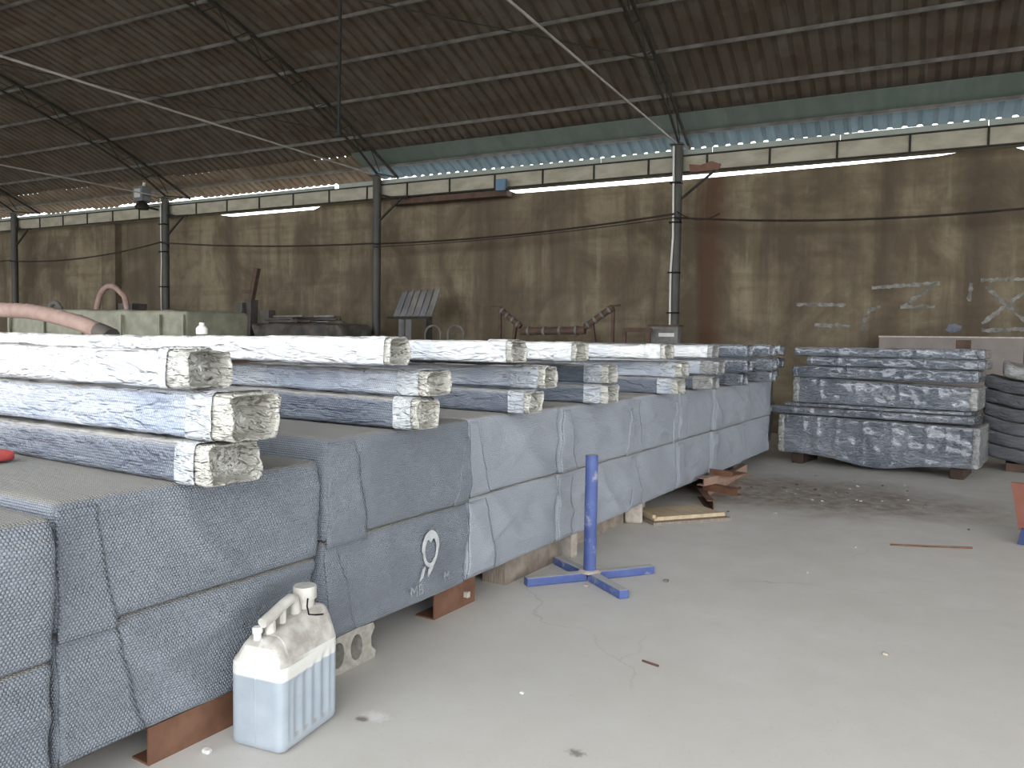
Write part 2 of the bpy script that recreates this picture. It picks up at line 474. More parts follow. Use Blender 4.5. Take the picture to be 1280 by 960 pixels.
def uvmesh(name, V, F, U, mat, smooth=True):
    me = bpy.data.meshes.new(name)
    me.from_pydata([tuple(v) for v in V], [], F)
    uvl = me.uv_layers.new(name='UVMap')
    i = 0
    for uv in U:
        for p in uv:
            uvl.data[i].uv = p
            i += 1
    me.materials.append(MT[mat])
    if smooth:
        me.shade_smooth()
    return me

def flat2d(name, splines, extrude, mat, bev=0.0, width=None):
    """flat shape from closed 2D outlines (holes allowed), extruded and turned into a mesh"""
    cu = bpy.data.curves.new(name, 'CURVE')
    cu.dimensions = '2D'
    cu.fill_mode = 'BOTH'
    cu.extrude = extrude
    for pts in splines:
        sp = cu.splines.new('POLY')
        sp.points.add(len(pts) - 1)
        for p, q in zip(sp.points, pts):
            p.co = (q[0], q[1], 0, 1)
        sp.use_cyclic_u = True
    tmp = bpy.data.objects.new(name, cu)
    COL.objects.link(tmp)
    me = bpy.data.meshes.new_from_object(tmp.evaluated_get(bpy.context.evaluated_depsgraph_get()))
    bpy.data.objects.remove(tmp)
    bpy.data.curves.remove(cu)
    me.materials.clear()
    me.materials.append(MT[mat])
    return me

def text2d(name, body, size, mat, extrude=0.0008):
    cu = bpy.data.curves.new(name, 'FONT')
    cu.body = body
    cu.size = size
    cu.extrude = extrude
    cu.resolution_u = 3
    tmp = bpy.data.objects.new(name, cu)
    COL.objects.link(tmp)
    me = bpy.data.meshes.new_from_object(tmp.evaluated_get(bpy.context.evaluated_depsgraph_get()))
    bpy.data.objects.remove(tmp)
    bpy.data.curves.remove(cu)
    me.materials.clear()
    me.materials.append(MT[mat])
    return me

# ------------------------------------------------------------------ the setting: floor, walls, roof
def plane(name, mat, x0, x1, y0, y1, z, rz=0.0):
    return struct(MB().quads([(x0, y0, z), (x1, y0, z), (x1, y1, z), (x0, y1, z)], [(0, 1, 2, 3)]).build(name, mat, rz=rz))
plane('floor', 'floor', -30, 26, -16, 13.4, 0.0, WA)
MT['soil'] = simple('yard_ground', (0.30, 0.275, 0.24), (0.36, 0.335, 0.3), 0.6, 0.9)
plane('ground_outside', 'soil', -120, 120, -120, 120, -0.06, WA)

# far long wall: its top edge is uneven, so that strips of sky show under the gutter
wt = [(-30.2, 4.40), (-17.0, 4.40), (-15.2, 4.40), (-14.4, 4.27), (-11.9, 4.275), (-11.6, 4.38), (-9.4, 4.40), (-7.2, 4.38), (-6.9, 4.265), (-4.5, 4.255), (-2.6, 4.27), (-1.0, 4.285), (0.2, 4.305), (0.5, 4.34), (1.15, 4.34), (1.3, 4.28), (4, 4.28), (26, 4.28)]
poly = [(-30.2, -0.05)] + [(26, -0.05)] + [(a, z) for a, z in reversed(wt)]
wall_back = struct(MB().prism(poly, 'y', 13.5, 13.74).build('wall_back', 'wall', rz=WA))
MB().box(-18.88, -18.34, 13.32, 13.5, 0, 4.30).build('pilaster', 'wall', wall_back)
wl = struct(MB().prism([(-2, -0.05), (13.5, -0.05), (13.5, 4.9), (8, 6.6), (3.75, 7.1), (-1, 6.6), (-2, 6.4)], 'x', -30.4, -30.2).build('wall_left', 'wall', rz=WA))

def stroke(pts, w, seed):
    """a hand-painted stroke, ragged, 3 mm proud of the wall"""
    r = random.Random(seed)
    a, b = Vector(pts[0]), Vector(pts[1])
    d = b - a
    n = max(4, int(d.length / 0.04))
    s = Vector((-d.y, d.x)).normalized()
    L, R = [], []
    for i in range(n + 1):
        p = a + d * (i / n) + s * r.uniform(-0.008, 0.008)
        k = w * r.uniform(0.25, 0.6)
        L.append(p + s * k)
        R.append(p - s * k)
    return [(p.x, p.y) for p in L] + [(p.x, p.y) for p in reversed(R)]
marks = [((-0.65, 2.35), (0.28, 2.41)), ((0.18, 2.37), (-0.2, 2.06)), ((-0.24, 2.05), (0.23, 2.05)), ((0.81, 2.44), (1.6, 2.44)), ((0.88, 2.34), (1.5, 1.72)),
         ((1.5, 2.38), (0.85, 1.8)), ((0.85, 1.7), (1.6, 1.73)), ((-0.67, 2.02), (-0.78, 1.69)), ((-0.67, 2.02), (-0.51, 2.05)), ((-1.76, 2.11), (-1.02, 2.09)), ((0.69, 2.4), (0.67, 2.13)), ((-1.47, 1.77), (-0.93, 1.76))]
for i, mk in enumerate(marks):
    MB().prism(stroke(mk, 0.06, i), 'y', 13.492, 13.501).build('paint_mark', 'chalk', wall_back)
MB().prism([(0.38 + 0.0, 1.70), (0.46, 1.66), (0.57, 1.69), (0.6, 1.76), (0.5, 1.80), (0.42, 1.78)], 'y', 13.491, 13.501).build('paint_mark', 'bluesmear', wall_back)

def zr(n):
    """height of the arched roof's upper truss chord"""
    return 7.2 - 0.0235 * (n - 3.75) ** 2

ROOF_END = -2.2                          # roof cut short here, behind the camera, so more open sky lights the floor
RIB = [(0.0, 0.0), (0.035, 0.0), (0.055, 0.030), (0.105, 0.030), (0.125, 0.0)]
def sheet_mesh(name, width, ln, mat, hole=None):
    """ribbed roofing sheet: ribs every 21 cm run down the slope"""
    prof = []
    k = int(round(width / 0.21))
    for i in range(k):
        prof += [(i * 0.21 + x, z) for x, z in RIB]
    prof.append((width, 0.0))
    prof.append((width + 0.03, 0.004))
    m = len(prof)
    vs = [(x, y, z) for y in (0, ln) for x, z in prof]
    fs = [(i, i + 1, m + i + 1, m + i) for i in range(m - 1)]
    b = MB()
    if hole is not None:                         # a broken-out strip lets daylight in
        i = hole
        fs.pop(i)
        b.quads(vs, fs)
        (xa, za), (xb, zb) = prof[i], prof[i + 1]
        b.quads([(xa, 0, za), (xb, 0, zb), (xb, ln * 0.52, zb), (xa, ln * 0.46, za)], [(0, 1, 2, 3)])
        b.quads([(xa, ln * 0.53, za), (xb, ln * 0.57, zb), (xb, ln, zb), (xa, ln, za)], [(0, 1, 2, 3)])
    else:
        b.quads(vs, fs)
    return b.mesh(name, mat)

ROWS = [(13.90, 13.08), (13.16, 12.16), (12.26, 11.24), (11.34, 10.32), (10.42, 9.40), (9.50, 8.48), (8.58, 7.56), (7.66, 6.64), (6.74, 5.72)]
SW = 1.05
def project(p):
    d = p - Vector((0, 0, 1.4))
    z = d.dot(fw)
    if z < 0.5:
        return None
    return 640 + 980 * d.dot(r2) / z, 480 - 980 * d.dot(u2) / z
rest = MB()
seen = []
a_first = -29.4
for ri, (n0, n1) in enumerate(ROWS):
    for c in range(38):
        a0 = a_first + c * SW
        vis = False
        for aa in (a0, a0 + SW):
            for nn in (n0, n1):
                q = project(wloc(aa, nn, zr(nn) + 0.1))
                if q and -60 < q[0] < 1340 and -60 < q[1] < 500:
                    vis = True
        seen.append((ri, a0, vis))
LN = {ri: sqrt((n0 - n1) ** 2 + (zr(n0) - zr(n1)) ** 2) for ri, (n0, n1) in enumerate(ROWS)}
MESH = {}
def rowmesh(ri, mat, hole=None):
    k = (round(LN[ri], 3), mat, hole)
    if k not in MESH:
        MESH[k] = sheet_mesh('roof_sheet', SW, LN[ri], mat, hole)
    return MESH[k]
# the part of the roof above and behind the camera, out of the picture, as one curved surface
ns = [6.0 - i * (6.0 - ROOF_END) / 14 for i in range(15)]
vs, fs = [], []
for n_ in ns:
    vs += [(-30.2, n_, zr(n_) + 0.12), (20.5, n_, zr(n_) + 0.12)]
fs = [(2 * i, 2 * i + 1, 2 * i + 3, 2 * i + 2) for i in range(len(ns) - 1)]
ceil_b = MB().quads(vs, fs)
for ri, a0, vis in seen:
    if not vis:
        n0, n1 = ROWS[ri]
        ceil_b.quads([(a0, n0, zr(n0) + 0.11), (a0 + SW, n0, zr(n0) + 0.11), (a0 + SW, n1, zr(n1) + 0.12), (a0, n1, zr(n1) + 0.12)], [(0, 1, 2, 3)])
ceil_b.quads([(10.5, 13.93, zr(13.93) + 0.11), (20.5, 13.93, zr(13.93) + 0.11), (20.5, 10, zr(10) + 0.12), (10.5, 10, zr(10) + 0.12), (20.5, 6, zr(6) + 0.12), (10.5, 6, zr(6) + 0.12)], [(0, 1, 2, 3), (3, 2, 4, 5)])
ceiling = struct(ceil_b.build('ceiling', 'roof', rz=WA))
r_ = random.Random(4)
cnt = 0
for ri, a0, vis in seen:
    if not vis:
        continue
    n0, n1 = ROWS[ri]
    mat, hole = 'roof', None
    if ri == 0:
        mat = 'bluesheet' if a0 > -10.9 else 'brownsheet'
    elif ri == 1 and False:
        mat = 'teal'
    for hr, ha, hp in ((6, -13.0, 12), (2, -20.0, 8)):
        if ri == hr and a0 <= ha < a0 + SW:
            hole = hp
    o = link('roof_sheet', rowmesh(ri, mat, hole), ceiling)
    sl = math.atan2(zr(n1) - zr(n0), n0 - n1)
    dn = r_.uniform(-0.012, 0.012) if ri == 0 else 0
    if ri == 0 and a0 < -10.9:
        dn = r_.uniform(-0.04, 0.05)
    o.location = (a0, n0 + dn, zr(n0 + dn) + 0.085 + (0.0 if ri == 0 else 0.028) + r_.uniform(0, 0.006))
    # local +Y runs up the slope towards the camera; local X stays along the wall, so mirror by turning about Z
    o.rotation_euler = (sl, 0, pi)
    o.location.x = a0 + SW
    cnt += 1
# teal flashing strip under the lowest brown course
for a0 in [-10.5 + 1.9 * i for i in range(8)]:
    b = MB()
    b.quads([(a0, 13.52, zr(13.52) + 0.068), (a0 + 1.9, 13.52, zr(13.52) + 0.068), (a0 + 1.9, 13.01, zr(13.01) + 0.068), (a0, 13.01, zr(13.01) + 0.068),
             (a0, 13.52, zr(13.52) + 0.074), (a0 + 1.9, 13.52, zr(13.52) + 0.074), (a0 + 1.9, 13.01, zr(13.01) + 0.074), (a0, 13.01, zr(13.01) + 0.074)],
            [(0, 1, 2, 3), (7, 6, 5, 4), (0, 4, 5, 1), (2, 6, 7, 3), (1, 5, 6, 2), (0, 3, 7, 4)])
    b.build('flashing_strip', 'teal', ceiling)
PURL = [13.45, 12.55, 11.62, 10.7, 9.78, 8.86, 7.94, 7.0]
for i, n_ in enumerate(PURL):
    z = zr(n_) + 0.035
    MB().box(-30, 10.5, n_ - 0.016, n_ + 0.016, z - 0.015, z + 0.035).build('purlin', 'purlin', ceiling)

# trusses and columns stand in bays of 6.2 m
def dirn(a, b):
    return (Vector(b) - Vector(a)).normalized()
TR = [(-22.09, 'arched steel roof truss over the column furthest along the wall'), (-16.06, 'arched steel roof truss over the column with the lamp bracket'), (-9.82, 'arched steel roof truss over the plain round column'), (-3.64, 'arched steel roof truss over the column with the white conduit'), (2.56, 'arched steel roof truss above the painted wall marks')]
def zl(n):
    return zr(n) - 0.32
for a, lab in TR:
    tr = thing('roof_truss', lab, 'truss', wloc(a, 13.0, 0), WA, 'roof trusses')
    nn = [13.72 - i * 0.64 for i in range(25)]
    MB().tube([(0, n_ - 13.0, zr(n_) - 0.03) for n_ in nn], 0.03, 6).build('top_chord', 'steel', tr, True)
    nl = [n_ for n_ in nn if n_ <= 13.1 and n_ > -1.5]
    MB().tube([(0, 0, 4.78)] + [(0, n_ - 13.0, zl(n_)) for n_ in nl[1:]], 0.024, 6).build('bottom_chord', 'steel', tr, True)
    MB().bar((0, 0.0, 4.78), (0, 0.70, zr(13.70) - 0.03), 0.03, 0.03).build('end_strut', 'steel', tr)
    for k in range(len(nl) - 1):
        if nl[k] < 5:
            break
        MB().bar((0, nl[k] - 13, zl(nl[k])), (0, (nl[k] + nl[k + 1]) / 2 - 13, zr((nl[k] + nl[k + 1]) / 2) - 0.03), 0.014, 0.014).build('web_bar', 'steel', tr)
        MB().bar((0, (nl[k] + nl[k + 1]) / 2 - 13, zr((nl[k] + nl[k + 1]) / 2) - 0.03), (0, nl[k + 1] - 13, zl(nl[k + 1])), 0.014, 0.014).build('web_bar', 'steel', tr)
    MB().tube([(0, 0, 4.74), (0, -7.5, 4.72), (0, -15.1, 4.74)], 0.016, 6).build('tie_rod', 'tie', tr, True)
# diagonal bracing rods in the roof plane
for (p, q, lab) in (((-3.64, 11.55), (-9.82, 7.6), 'thin dark bracing rod from conduit column truss up to plain column truss'), ((-9.82, 12.3), (-16.06, 8.4), 'thin dark bracing rod from plain column truss up to lamp column truss')):
    o = MB().tube([Vector((p[0], p[1], zr(p[1]) - 0.12)), Vector((q[0], q[1], zr(q[1]) - 0.12))], 0.012, 6).build('bracing_rod', 'steel', None, True, rz=WA)
    tag(o, lab, 'rod')

COLS = [(-22.09, 'dark round steel column furthest along the wall from the film-wrapped stack'), (-16.06, 'dark round steel column with a lamp bracket and thin conduit'), (-9.82, 'plain dark round steel column between lamp column and conduit column'), (-3.64, 'dark steel column with a white conduit and a switch box at its foot')]
for i, (a, lab) in enumerate(COLS):
    c = thing('steel_column', lab, 'column', wloc(a, 13.0, 0), WA)
    MB().tube([(0, 0, 0.015), (0, 0, 4.72)], 0.085, 16).build('shaft', 'colpaint', c, True)
    MB().box(-0.15, 0.15, -0.15, 0.15, 0, 0.015).build('base_plate', 'colpaint', c)
    MB().box(-0.12, 0.12, -0.12, 0.12, 4.72, 4.74).build('cap_plate', 'colpaint', c)
    MB().bar((0.06, 0, 3.84), (0.62, 0, 4.27), 0.035, 0.035).build('brace', 'steel', c)
    if i != 3:
        MB().tube([(0.06, 0.0, 4.36), (0.35, 0.0, 4.28), (0.75, 0, 4.275)], 0.025, 6).build('bracket_arm', 'steel', c, True)
    if i in (1, 3):
        q = MB().tube([(-0.04, -0.10, 1.74), (-0.05, -0.10, 2.6), (-0.025, -0.10, 3.2), (-0.05, -0.10, 4.70)], 0.018 if i == 3 else 0.012, 8).build('conduit', 'conduit', c, True)
        for z in (1.95, 2.62, 3.45, 4.1):
            MB().box(-0.095, 0.095, -0.13, 0.0, z - 0.012, z + 0.012).build('clamp', 'rubber', c)
    if i == 3:
        MB().box(-0.30, 0.16, -0.32, -0.1, 1.30, 1.72).build('switch_box', 'scrap_grey', c)
        MB().box(-0.33, 0.19, -0.36, -0.08, 1.72, 1.745).build('box_lid', 'rust_dark', c)
        MB().box(-0.16, 0.10, -0.325, -0.318, 1.55, 1.61).build('box_label', 'conduit', c)

# box gutter of single cream panels with dark straps, a green fascia above
gut = thing('box_gutter', 'cream box gutter of single panels along the top of the far wall', 'gutter', wloc(0, 13.0, 0), WA)
a = -29.05
k = 0
while a < 6.5:
    g = 0.995
    MB().box(a + 0.004, a + g - 0.004, 0.10, 0.115, 4.315, 4.56).build('gutter_panel', 'gutter', gut)
    MB().box(a - 0.016, a + 0.016, 0.082, 0.10, 4.29, 4.57).build('strap', 'steel', gut)
    a += g
MB().prism([(-3.45, 4.285), (-2.98, 4.285), (-2.95, 4.38), (-3.1, 4.44), (-3.28, 4.39), (-3.47, 4.42)], 'y', 0.066, 0.0995).build('rust_patch', 'gutter_rust', gut)
MB().box(-29.05, 6.5, 0.10, 0.36, 4.30, 4.315).build('gutter_floor', 'gutter', gut)
MB().box(-29.05, 6.5, 0.345, 0.36, 4.315, 4.56).build('gutter_back', 'gutter', gut)
MB().box(-29.05, 6.5, 0.07, 0.10, 4.558, 4.58).build('top_rail', 'steel', gut)
MB().box(-29.05, 6.5, 0.07, 0.10, 4.285, 4.31).build('bottom_rail', 'steel', gut)
for j in range(9):
    a0 = -10.9 + j * 1.95
    MB().box(a0, a0 + 1.945, 0.115, 0.125, 4.56, 4.675).build('fascia_strip', 'fascia', gut)
for j in range(9):
    a0 = -29.0 + j * 2.0
    MB().box(a0, a0 + 1.99, 0.115, 0.125, 4.56, 4.655).build('fascia_strip', 'fascia', gut)
tag(MB().box(-9.6, -6.95, 13.16, 13.40, 4.17, 4.283).build('timber_packing', 'rust_dark', None, rz=WA), 'dark packing beam under the gutter beside the plain column', 'beam')

# cables strung from column to column
def catenary(p, q, sag, n=14):
    p, q = Vector(p), Vector(q)
    return [p.lerp(q, i / n) + Vector((0, 0, -4 * sag * (i / n) * (1 - i / n))) for i in range(n + 1)]
for p, q, sag, lab in (((-28.0, 12.885, 3.55), (-22.09, 12.885, 3.45), 0.05, 'black cable sagging from the last column towards the end wall'),
                       ((-22.09, 12.885, 3.43), (-16.06, 12.885, 3.68), 0.16, 'black cable sagging between last column and lamp column'),
                       ((-16.06, 12.885, 3.66), (-9.82, 12.885, 3.37), 0.07, 'black cable sagging between lamp column and plain column'),
                       ((-9.82, 12.885, 3.36), (-3.64, 12.862, 3.58), 0.09, 'black cable sagging between plain column and conduit column'),
                       ((-3.64, 12.862, 3.52), (2.56, 12.885, 3.45), 0.16, 'black cable running from conduit column past the painted marks')):
    o = MB().tube(catenary(p, q, sag), 0.018, 6).build('overhead_cable', 'cable', None, True, rz=WA)
    tag(o, lab, 'cable')
tag(MB().tube(catenary((-3.60, 12.885, 3.62), (-2.9, 12.885, 3.55), 0.12), 0.012, 6).build('overhead_cable', 'cable', None, True, rz=WA), 'short looped cable end beside the conduit column', 'cable')
tag(MB().tube(catenary((-9.82, 12.895, 3.30), (-3.64, 12.862, 3.52), 0.07), 0.009, 6).build('overhead_cable', 'cable', None, True, rz=WA), 'thin second cable just below the thick one at conduit column', 'cable')

# lamp on the second column, floodlight on the gutter, hanging rod
L = thing('bracket_lamp', 'grey bulkhead lamp on a bracket at the column top', 'lamp', wloc(-16.36, 12.60, 4.42), WA)
MB().box(-0.16, 0.16, -0.12, 0.12, 0.18, 0.52).build('housing', 'lampgrey', L)
MB().lathe([(0.14, 0.0), (0.17, 0.06), (0.10, 0.16), (0.05, 0.18)], 14).build('reflector', 'steel', L, True)
MB().box(-0.10, 0.10, -0.135, -0.12, 0.26, 0.46).build('lens', 'glass', L)
MB().bar((0.1, 0, 0.05), (0.20, 0.28, 0.02), 0.04, 0.04).build('bracket', 'steel', L)
MB().tube([(0.05, 0, 0.52), (0.08, 0, 0.62)], 0.03, 8).build('cable_gland', 'conduit', L)
L = thing('floodlight', 'small blue floodlight box fixed to the cream gutter', 'lamp', wloc(-6.94, 12.94, 4.20), WA)
MB().box(-0.10, 0.10, -0.03, 0.05, 0.02, 0.23).build('housing', 'bluecase', L)
MB().box(-0.08, 0.08, -0.036, -0.03, 0.04, 0.21).build('lens', 'bluecase', L)
MB().box(0.10, 0.25, -0.01, 0.02, 0.02, 0.06).build('bracket', 'steel', L)
L = thing('hanging_rod', 'thin black rod hanging down from the roof', 'rod', wloc(-4.34, 5.22, 0), WA)
MB().tube([(0, 0, 3.14), (0.03, 0, zr(5.22) + 0.1)], 0.013, 8).build('rod', 'rubber', L, True)
MB().tube([(0, 0, 3.10), (0, 0, 3.16)], 0.02, 8).build('end_stop', 'rubber', L, True)

# ------------------------------------------------------------------ piles of bubble-wrapped blocks
def slack(seed, y, z, w, h, amp):
    """how far the slack wrap stands off the front of a block"""
    v = z / h
    e = max(0.2, min(1, 5 * v, 5 * (1 - v)))
    d = 0.020 * nz3(y * 2.2 + seed, z * 2.6, seed * 1.7)
    rdg = 1 - abs(nz3((y * 0.75 + z * 1.15) * 3.2 + seed * 3.1, (y - z) * 1.0, seed))
    d += 0.026 * max(0, rdg - 0.66) * 2.4
    rd2 = 1 - abs(nz3((y * 0.5 - z * 1.3) * 4.0 + seed * 1.3, (y + z) * 1.2, seed + 4))
    d += 0.014 * max(0, rd2 - 0.8) * 3
    return (d - 0.012) * amp * e + 0.008 * sin(pi * max(0, min(1, v)))

def bale_mesh(seed, w, h, depth, mat, amp=1.0):
    def fn(q, b):
        x, y, z = b
        fr = max(0.0, 1 + x / 0.12)                       # only the front skin is slack
        if fr > 0:
            q.x += slack(seed, y, z, w, h, amp) * fr
        if z > h - 0.06:
            q.z += 0.004 * nz3(x * 3 + seed, y * 3, 0.3) - 0.003
        if abs(y) > w / 2 - 0.03:
            q.y += 0.006 * nz3(x * 4, z * 5 + seed, seed)
        return q
    return uvmesh('wrap', *rbox((-depth, -w / 2, 0), (0, w / 2, h), 0.022, (0.35, 0.025, 0.025), fn), mat)

def skin_strip(name, parent, seed, w, h, amp, ya, yb, yc, yd, z0, z1, mat):
    """an overlapping flap of the wrap lying on the front: bottom edge from ya to yb at z0, top edge from yc to yd at z1"""
    ny, nzz = 10, max(6, int((z1 - z0) / 0.025))
    V, F, U = [], [], []
    for lay in (0, 1):
        for i in range(ny + 1):
            for j in range(nzz + 1):
                f = j / nzz
                y = (ya + (yb - ya) * i / ny) * (1 - f) + (yc + (yd - yc) * i / ny) * f
                z = z0 + (z1 - z0) * f
                x = slack(seed, y, z, w, h, amp) + (0.0045 if lay else -0.004)
                V.append((x, y, z))
    m = (ny + 1) * (nzz + 1)
    def id_(l, i, j):
        return l * m + i * (nzz + 1) + j
    def add(q):
        F.append(q)
        U.append([(V[k][1] + 0.004, V[k][2] + 0.003) for k in q])
    for i in range(ny):
        for j in range(nzz):
            add([id_(1, i, j), id_(1, i + 1, j), id_(1, i + 1, j + 1), id_(1, i, j + 1)])
            add([id_(0, i, j), id_(0, i, j + 1), id_(0, i + 1, j + 1), id_(0, i + 1, j)])
    for i in range(ny):
        add([id_(0, i, 0), id_(0, i + 1, 0), id_(1, i + 1, 0), id_(1, i, 0)])
        add([id_(0, i + 1, nzz), id_(0, i, nzz), id_(1, i, nzz), id_(1, i + 1, nzz)])
    for j in range(nzz):
        add([id_(0, 0, j + 1), id_(0, 0, j), id_(1, 0, j), id_(1, 0, j + 1)])
        add([id_(0, ny, j), id_(0, ny, j + 1), id_(1, ny, j + 1), id_(1, ny, j)])
    return link(name, uvmesh(name, V, F, U, mat), parent)

WHERE = ['at the row end beside the jerrycan pile', 'behind the white jerrycan', 'above the concrete block, by the white emblem', 'standing on the striped timber bearer', 'behind the blue post stand', 'behind the plywood board', 'behind the red-brown steel offcuts', 'beyond the steel offcuts', 'just before the film-wrapped stack', 'tucked in behind the end of the film-wrapped stack']
# y range, front x, base z, seam z, top z
PILES = [(0.14, 1.172, -2.255, 0.13, 0.475, 0.895), (1.188, 2.222, -2.29, 0.13, 0.535, 0.925), (2.238, 3.242, -2.275, 0.17, 0.59, 1.015), (3.258, 4.218, -2.295, 0.17, 0.605, 1.02),
         (4.235, 5.366, -2.285, 0.17, 0.60, 1.02), (5.384, 6.374, -2.31, 0.17, 0.59, 1.02), (6.392, 7.27, -2.31, 0.17, 0.595, 1.02), (7.288, 8.33, -2.29, 0.17, 0.60, 1.02), (8.35, 9.55, -2.31, 0.17, 0.60, 1.02), (9.585, 10.55, -2.52, 0.17, 0.60, 1.02)]
DEPTH = 3.0
for i, (y0, y1, x, zb, zs, zt) in enumerate(PILES):
    pale = i >= 3
    for lvl, (za, zc) in enumerate(((zb, zs), (zs, zt))):
        pos = 'upper' if lvl else 'lower'
        lab = '%s grey bubble-wrapped block of the pile %s' % (pos, WHERE[i])
        seed = i * 3.7 + lvl * 11.3
        xx = x + (0.012 if lvl else 0.0)
        t = thing('wrapped_block', lab, 'wrapped block', (xx, (y0 + y1) / 2, za), 0, 'bubble-wrapped blocks in the row')
        w = y1 - y0
        h = zc - za
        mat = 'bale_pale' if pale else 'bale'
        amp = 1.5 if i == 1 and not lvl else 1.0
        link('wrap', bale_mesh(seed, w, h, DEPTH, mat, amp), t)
        fr = random.Random(i * 2 + lvl)
        k1, k2 = fr.uniform(0.16, 0.30), fr.uniform(0.05, 0.2)
        skin_strip('wrap_flap', t, seed, w, h, amp, -w / 2 + 0.012, -w / 2 + k1, -w / 2 + 0.012, -w / 2 + k2, (-0.03 if i in (1, 2) else 0.003) if lvl else 0.012, h * 0.94, mat)
        if i in (2, 4, 5) and lvl:
            skin_strip('wrap_flap', t, seed, w, h, amp, w / 2 - 0.14, w / 2 - 0.015, w / 2 - 0.05, w / 2 - 0.015, 0.003, h * 0.8, mat)
        if i == 2 and not lvl:
            # printed white emblem: a looped heart-like ring with a tail, lettering below
            ring_o, ring_i = [], []
            for k in range(40):
                a = 2 * pi * k / 40
                s = 1 + 0.1
                ring_o.append((0.066 * cos(a) * (0.78 if sin(a) < 0 else 1) ** 0.5, 0.088 * sin(a) * 1.0))
            for k in range(40):
                a = 2 * pi * k / 40
                rr = 1.0 if sin(a) < 0.0 else 1.0 - 0.42 * math.exp(-((a - pi / 2) / 0.32) ** 2)
                ring_i.append((0.044 * cos(a), 0.062 * sin(a) * rr - 0.006))
            e = link('emblem', flat2d('emblem', [ring_o, ring_i], 0.0012, 'print'), t)
            e.matrix_local = Matrix(((0, 0, 1, 0.026), (1, 0, 0, 0.17), (0, 1, 0, 0.255), (0, 0, 0, 1)))
            tail = [(0.03, -0.065), (0.055, -0.05), (0.02, -0.115), (-0.02, -0.15), (-0.015, -0.115)]
            e2 = link('emblem_tail', flat2d('emblem_tail', [tail, [(-0.055, -0.10), (-0.035, -0.09), (-0.05, -0.14), (-0.08, -0.155)]], 0.0012, 'print'), t)
            e2.matrix_local = Matrix(((0, 0, 1, 0.024), (1, 0, 0, 0.17), (0, 1, 0, 0.27), (0, 0, 0, 1)))
            for body, yy, zz, sz, mm in (('MB', 0.015, 0.055, 0.075, 'printfaint'), ('M', 0.27, 0.075, 0.06, 'printfaint')):
                e3 = link('lettering', text2d('lettering', body, sz, mm), t)
                e3.matrix_local = Matrix(((0, 0, 1, 0.030), (1, 0, 0, yy), (0, 1, 0, zz), (0, 0, 0, 1)))

# what the piles stand on
def channel(name, label, ya, yb, x, h, depth, th, mat, cat='steel channel', z=0.0, rz=0.0, group=None, flip=1):
    """C-section: web facing +x, flanges pointing back"""
    prof = [(0, 0), (0, h), (-depth, h), (-depth, h - th), (-th, h - th), (-th, th), (-depth, th), (-depth, 0)]
    o = MB().prism([(u * flip, v) for u, v in prof], 'y', 0, yb - ya).build(name, mat, None, loc=(x, ya, z), rz=rz)
    return tag(o, label, cat, group)
channel('steel_channel', 'rusty brown steel channel under the pile behind the jerrycan', 1.50, 2.19, -2.31, 0.128, 0.09, 0.008, 'rust')
tag(MB().box(-2.62, -2.54, 1.25, 1.45, 0, 0.13).build('bearer_block', 'rust_dark'), 'dark rusty bearer set back beside the brown channel', 'bearer')
channel('steel_channel', 'short rust-brown channel under the pile with the white emblem', 3.10, 3.46, -2.37, 0.168, 0.12, 0.008, 'rust')
tag(MB().box(0, 0.025, -0.02, 0.005, 0, 0.03).build('price_tag', 'stone', None, loc=(-2.367, 3.37, 0.05)), 'tiny pale chip stuck to the short rust-brown channel', 'chip')
t = thing('timber_bearer', 'striped grey timber bearer with a dusty top under a bubble-wrapped pile', 'bearer', (-2.38, 3.78, 0))
for j in range(5):
    MB().box(-0.16 + 0.002, 0, j * 0.128, j * 0.128 + 0.126, 0, 0.150).build('plank', 'timber', t)
MB().box(-0.20, 0.012, -0.02, 0.65, 0.150, 0.168).build('top_board', 'stone', t)
channel('steel_channel', 'rust-brown channel set back beside the striped timber bearer', 3.58, 3.76, -2.58, 0.168, 0.1, 0.008, 'rust_dark')
tag(MB().box(-0.10, 0, 0, 0.92, 0, 0.165).build('timber_beam', 'timber', None, loc=(-2.47, 4.74, 0)), 'dark weathered timber beam under the pile behind blue stand', 'beam')
tag(MB().box(-0.06, 0.06, -0.04, 0.05, 0, 0.166).build('timber_offcut', 'stone', None, loc=(-2.40, 4.56, 0)), 'pale timber offcut upright near the blue stand foot', 'wood')
tag(bevel(MB().box(-0.07, 0.07, -0.06, 0.06, 0, 0.165).build('stone_block', 'stone', None, loc=(-2.42, 5.74, 0), rz=0.4), 0.02, 3), 'pale rough stone block propping the pile by the plywood', 'stone')
tag(MB().lathe([(0.055, 0), (0.06, 0.05), (0.055, 0.12), (0.06, 0.165)], 14).build('pipe_stub', 'stone', None, True, loc=(-2.62, 6.32, 0)), 'pale round stub standing under the pile behind plywood board', 'stub')
for ya, yb, h, lab in ((0.2, 2.2, 0.13, 'long dark beam at the back under the jerrycan piles'), (2.3, 10.5, 0.17, 'very long dark beam at the back under the far piles')):
    tag(MB().box(-0.06, 0.06, 0, yb - ya, 0, h - 0.001).build('back_bearer', 'rust_dark', None, loc=(-4.7, ya, 0)), lab, 'beam')
tag(MB().box(-0.1, 0.0, 0, 0.8, 0, 0.128).build('front_bearer', 'rust_dark', None, loc=(-2.5, 0.2, 0)), 'dark beam under the row-end pile beside the jerrycan pile', 'beam')
tag(MB().box(-0.1, 0.0, 0, 3.5, 0, 0.168).build('front_bearer', 'rust_dark', None, loc=(-2.75, 6.9, 0)), 'dark beam under the piles beyond the plywood', 'beam')

